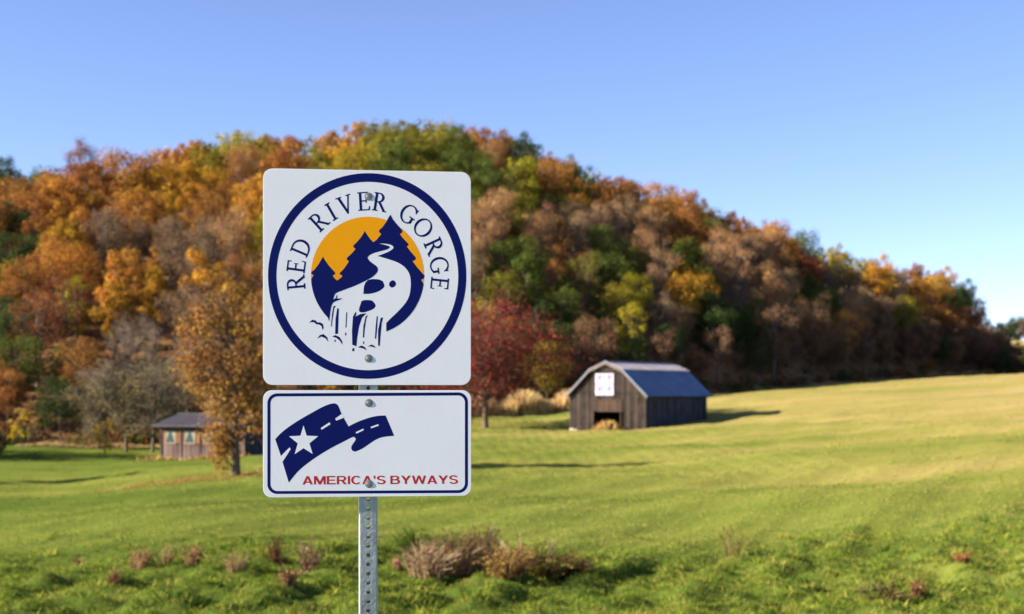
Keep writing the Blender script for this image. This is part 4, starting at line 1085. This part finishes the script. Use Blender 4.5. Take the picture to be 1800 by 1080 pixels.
me = bpy.data.meshes.new('post'); bm.to_mesh(me); bm.free()
post = link('post', me, sign, M['galv'])
sol = post.modifiers.new('wall', 'SOLIDIFY'); sol.thickness = T_; sol.offset = -1

# ------------------------------------------------------------------ meadow plants and grass
M['grass'] = mat_leaf('grass', 'vc', 0.30)
gr = np.random.default_rng(8)
def in_rough(x, y): return 0.05 + 0.95*rough_mask(x, y)
def grass_patch(n, d0, d1, umax, power):
    d = d0*(d1/d0)**gr.random(n) if power == 0 else (d0**power + (d1**power - d0**power)*gr.random(n))**(1/power)
    u = gr.uniform(-umax, umax, n); return u*d, d
# low tufts over the mown meadow
x, y = grass_patch(320000, 29, 345, 0.42, 0)
uu = x/y; kk_ = (y < np.interp(uu, U_, FOOT) - 1.0); x, y = x[kk_], y[kk_]
z = terr(x, y); n = len(x)
H_ = gr.uniform(0.02, 0.06, n); W_ = 0.008 + 0.0006*y
G0 = np.array([0.14, 0.172, 0.030]); G1 = np.array([0.29, 0.258, 0.068]); G2 = np.array([0.38, 0.28, 0.10])
patch = 0.5 + 0.22*np.sin(x*0.05 + 1.3*np.sin(y*0.05)) + 0.28*np.sin(y*0.33 + x*0.02 + 1.5*np.sin(x*0.021))
w = np.clip(patch*0.6 - 0.06 + x*0.009 + (y - 60)*0.0015 + gr.normal(0, 0.16, n), 0, 1)[:, None]
col = G0*(1 - w) + G1*w
straw = gr.random(n) < 0.008; col[straw] = G2
vv, ff = blade_mass(np.stack([x, y, z - 0.01], 1), H_, W_, gr, 0.8)
vc = np.concatenate([np.repeat(col, 4, 0), np.ones((n*4, 1))], 1)
tag(link('meadow_grass', np_mesh('meadow_grass', vv, ff, np.repeat(gr.uniform(0.42, 0.60, n), 4), vc), None, M['grass']), 'short yellow green grass of the mown meadow', kind='stuff')
# rough clumpy grass in the foreground and on the bank
NC = 22000
cx2, cy2 = grass_patch(NC, 19, 39, 0.45, 1.6)
keep = gr.random(NC) < in_rough(cx2, cy2); cx2, cy2 = cx2[keep], cy2[keep]; NC = len(cx2)
ch = gr.gamma(2.0, 0.026, NC) + 0.035; crd = gr.uniform(0.10, 0.40, NC); per = 34
ci = np.repeat(np.arange(NC), per); n = len(ci)
rr_ = np.sqrt(gr.random(n))*crd[ci]; th = gr.uniform(0, 6.28, n)
x = cx2[ci] + rr_*np.cos(th)*1.25; y = cy2[ci] + rr_*np.sin(th); z = terr(x, y)
H_ = ch[ci]*gr.uniform(0.5, 1.15, n)*(1 - 0.5*(rr_/crd[ci])**2); W_ = gr.uniform(0.006, 0.014, n)
RG = [np.array(q) for q in ((0.068, 0.115, 0.016), (0.135, 0.175, 0.022), (0.22, 0.235, 0.034), (0.28, 0.25, 0.06), (0.055, 0.085, 0.02))]
cc = np.array([RG[q] for q in gr.choice(5, NC, p=[0.28, 0.3, 0.22, 0.08, 0.12])])
vv, ff = blade_mass(np.stack([x, y, z - 0.02], 1), H_, W_, gr, 1.0)
vc = np.concatenate([np.repeat(cc[ci], 4, 0), np.ones((n*4, 1))], 1)
tag(link('rough_grass', np_mesh('rough_grass', vv, ff, np.repeat(gr.uniform(0.3, 0.7, n), 4), vc), None, M['grass']), 'rough clumpy green grass at the near edge of the meadow', kind='stuff')
x = gr.uniform(-9, 9, 40000); y = gr.uniform(1.2, 19, 40000); z = terr(x, y); n = len(x)
vv, ff = blade_mass(np.stack([x, y, z - 0.01], 1), gr.uniform(0.06, 0.28, n), gr.uniform(0.006, 0.014, n), gr, 0.9)
vc = np.concatenate([np.repeat(np.array([RG[q] for q in gr.choice(5, n)]), 4, 0), np.ones((n*4, 1))], 1)
tag(link('bank_grass', np_mesh('bank_grass', vv, ff, np.repeat(gr.random(n), 4), vc), None, M['grass']), 'grass on the bank between the sign and the meadow', kind='stuff')

# tall straw coloured grass behind the red tree, and dry strips along the wood edge
def dry_strip(name, pts, H0, H1, label, colr, n):
    i = gr.integers(0, len(pts) - 1, n); f = gr.random(n)
    A_ = np.array(pts, float); q = A_[i]*(1 - f[:, None]) + A_[i + 1]*f[:, None]
    x = q[:, 0] + gr.normal(0, 0.3, n); y = q[:, 1] + gr.uniform(0, q[:, 2], n); z = terr(x, y)
    vv, ff = blade_mass(np.stack([x, y, z - 0.02], 1), gr.uniform(H0, H1, n)*(0.75 + 0.25*np.sin(x*1.1)), gr.uniform(0.04, 0.10, n), gr, 0.45)
    jit = gr.uniform(0.7, 1.2, (n, 1)); vc = np.concatenate([np.repeat(np.array(colr)*jit, 4, 0), np.ones((n*4, 1))], 1)
    return tag(link(name, np_mesh(name, vv, ff, np.repeat(gr.random(n), 4), vc), None, M['grass']), label, kind='stuff')
dry_strip('tall_dry_grass', [(-5.5, 161, 6), (-1, 162, 6), (3, 163, 6), (8.5, 165, 6)], 1.5, 2.9, 'tall straw coloured grass between the red tree and the barn', (0.55, 0.37, 0.18), 9000)
wood_edge = [(u*np.interp(u, U_, FOOT), np.interp(u, U_, FOOT) - 2.2, 1.8) for u in np.linspace(0.10, 0.345, 14)]
dry_strip('dry_edge_grass', wood_edge, 0.15, 0.5, 'dry tan grass along the wood edge on the open slope', (0.36, 0.23, 0.09), 6000)
end_edge = [(u*d_, d_, 3.0) for u, d_ in ((0.295, 272), (0.31, 282), (0.345, 296), (0.37, 298), (0.41, 302))]
dry_strip('rust_edge_grass', end_edge, 0.5, 1.5, 'rust coloured dry grass on the field crest at the right edge', (0.33, 0.18, 0.07), 6000)
left_edge = [(u*np.interp(u, U_, FOOT), np.interp(u, U_, FOOT) - 3.4, 1.6) for u in np.linspace(-0.34, -0.245, 8)]
dry_strip('dry_strip_grass', left_edge, 0.2, 0.6, 'dry tan grass strip in front of the bare thicket', (0.36, 0.24, 0.12), 2500)
cab = [(CL.x - 1.0, CL.y - 0.9, 0.5), (CL.x + 3.0, CL.y - 2.0, 0.5), (CL.x + 6.6, CL.y - 3.2, 0.5)]
dry_strip('cabin_edge_grass', cab, 0.15, 0.55, 'dry tan grass along the cabin front wall', (0.40, 0.26, 0.10), 1200)

# weeds and brambles
def plant(name, loc, w, h, n_stem, n_leaf, col_stem, col_leaf, label, seed, group=None, leaf=0.06, upright=0.5, cat='weed'):
    rng = np.random.default_rng(seed); mb = MB(); tips = []
    for i in range(n_stem):
        a = rng.uniform(0, 6.28); r = w/2*math.sqrt(rng.random())
        b_ = Vector((r*0.55*math.cos(a), r*0.55*math.sin(a), -0.03)); hh = h*rng.uniform(0.5, 1.1)*(1 - 0.35*(2*r/w)**2)
        out_ = Vector((math.cos(a), math.sin(a), 0))*r*(1 - upright)*1.3
        p1 = b_ + out_*0.35 + Vector((0, 0, hh*0.65)); p2 = b_ + out_ + Vector((rng.normal()*0.05, rng.normal()*0.05, hh*(0.75 + 0.3*upright)))
        rt = rng.uniform(0.006, 0.012)
        mb.tube([b_, p1, p2], [rt, rt*0.8, rt*0.4], 3, rng.random()); tips.append((b_, p1, p2))
    root = empty(name, loc, rng.uniform(0, 6.28))
    o = link('stems', mb.mesh('stems'), root, M['leaf']); o.color = (*col_stem, 1)
    if n_leaf:
        k_ = rng.integers(0, n_stem, n_leaf); f = rng.random(n_leaf)
        T3 = np.array([[tuple(q) for q in t] for t in tips])[k_]
        P = np.where(f[:, None] < 0.5, T3[:, 0]*(1 - 2*f[:, None]) + T3[:, 1]*2*f[:, None], T3[:, 1]*(2 - 2*f[:, None]) + T3[:, 2]*(2*f[:, None] - 1)) + rng.normal(0, 0.05*max(w, 0.4), (n_leaf, 3))*np.array([1, 1, 0.7])
        P[:, 2] = np.maximum(P[:, 2], 0.02)
        vv, ff = quads_at(P, rand_dirs(n_leaf, rng), leaf*rng.uniform(0.6, 1.4, n_leaf), rng)
        o = link('foliage', np_mesh('foliage', vv, ff, np.repeat(rng.random(n_leaf), 4)), root, M['leaf']); o.color = (*col_leaf, 1)
    return tag(root, label, cat, group)
BRN, PNK, GRN, OLV = (0.19, 0.11, 0.055), (0.36, 0.25, 0.16), (0.055, 0.085, 0.014), (0.17, 0.14, 0.03)
def at(p_, q_): return ground_at(p_, q_)
# the bramble bank in the middle
bram = [(728, 985, 60, 52, GRN, (0.06, 0.10, 0.015), 'dark leafy green shrub at the left end of the bramble bank', 'shrub', 0.5),
        (752, 1016, 76, 58, PNK, BRN, 'pinkish brown bramble mound below the leafy shrub', 'bramble', 0.35),
        (800, 1008, 80, 66, PNK, BRN, 'tangled grey brown bramble in the middle of the bank', 'bramble', 0.35),
        (845, 1004, 70, 72, PNK, (0.20, 0.11, 0.04), 'bramble with tall pale stalks right of the bank middle', 'bramble', 0.45),
        (893, 1014, 76, 50, BRN, (0.22, 0.13, 0.03), 'orange brown bramble mound before the olive shrub', 'bramble', 0.35),
        (950, 1010, 84, 48, BRN, OLV, 'olive brown shrub near the right end of the bramble bank', 'bramble', 0.35),
        (1000, 1016, 66, 38, BRN, (0.10, 0.06, 0.025), 'low dark brown bramble at the right end of the bank', 'bramble', 0.3)]
for i, (p_, q_, w_, h_, cs_, cl_, lab, ct, up_) in enumerate(bram):
    l_ = at(p_, q_); mp = l_.y/FPX
    plant('green_shrub' if i == 0 else 'bramble', l_, w_*mp*1.35, h_*mp*1.3, 190, 950, cs_, cl_, lab, 600 + i, 'brambles of the middle bank', 0.048, up_ + 0.1, ct)
for i, (p_, q_, h_, lab) in enumerate([(866, 1000, 78, 'tall pale dead stalk rising from the bramble bank'), (890, 1000, 62, 'pale dead stalk with brown seed head in the bramble bank'), (912, 1004, 68, 'thin pale stalk between the two right hand brambles'), (968, 1000, 58, 'pale stalk rising above the olive shrub')]):
    l_ = at(p_, q_); mp = l_.y/FPX
    plant('dead_stalk', l_, 0.22, h_*mp*1.15, 9, 60, (0.42, 0.32, 0.22), (0.34, 0.22, 0.12), lab, 640 + i, 'pale stalks in the bramble bank', 0.035, 0.9)
weeds = [(245, 998, 46, 34, 'reddish brown weed clump, leftmost of the row left of the post'), (288, 996, 40, 32, 'reddish brown weed clump, second of the row left of the post'), (338, 996, 30, 38, 'upright rusty weed, third of the row left of the post'), (414, 1004, 40, 34, 'pale pinkish weed clump, fourth of the row left of the post'),
         (487, 990, 40, 38, 'rusty weed below the left corner of the lower panel'), (546, 1004, 44, 50, 'tall pale weed right below the star emblem'), (509, 1030, 26, 36, 'small pale weed nearest the post among the left row'), (202, 1028, 36, 26, 'low brown weed in front of the left row'), (140, 994, 18, 14, 'tiny brown weed alone at the far left of the meadow'),
         (1292, 978, 40, 56, 'thin rusty weed stalks below and right of the barn'), (1335, 980, 46, 26, 'low green weed beside the thin rusty stalks'), (1612, 1052, 26, 36, 'upright rusty weed over the dark hollow at lower right'), (1556, 1056, 70, 32, 'dark brown weed clump filling the hollow at lower right'), (700, 1000, 22, 18, 'small pale weed tuft just right of the post'), (1690, 985, 30, 16, 'low brown weed at the far right of the meadow')]
for i, (p_, q_, w_, h_, lab) in enumerate(weeds):
    l_ = at(p_, q_); mp = l_.y/FPX
    cs_, cl_ = ((0.22, 0.13, 0.075), (0.22, 0.095, 0.042))
    if 'green' in lab: cs_, cl_ = GRN, (0.06, 0.09, 0.015)
    if 'dark brown' in lab: cs_, cl_ = BRN, (0.07, 0.045, 0.02)
    if 'pale' in lab: cl_ = (0.30, 0.20, 0.11)
    q3 = random.Random(70 + i); up3 = q3.uniform(0.45, 0.9)
    cl_ = tuple(c3*q3.uniform(0.75, 1.15) for c3 in cl_)
    thin = 0.4 if 'thin' in lab else 1.0
    plant('weed', l_, w_*mp*q3.uniform(1.0, 1.5), h_*mp*q3.uniform(1.1, 1.5), int(q3.uniform(22, 60)*thin), int(q3.uniform(180, 420)*thin), cs_, cl_, lab, 660 + i, 'weeds in the meadow', q3.uniform(0.028, 0.048), up3)
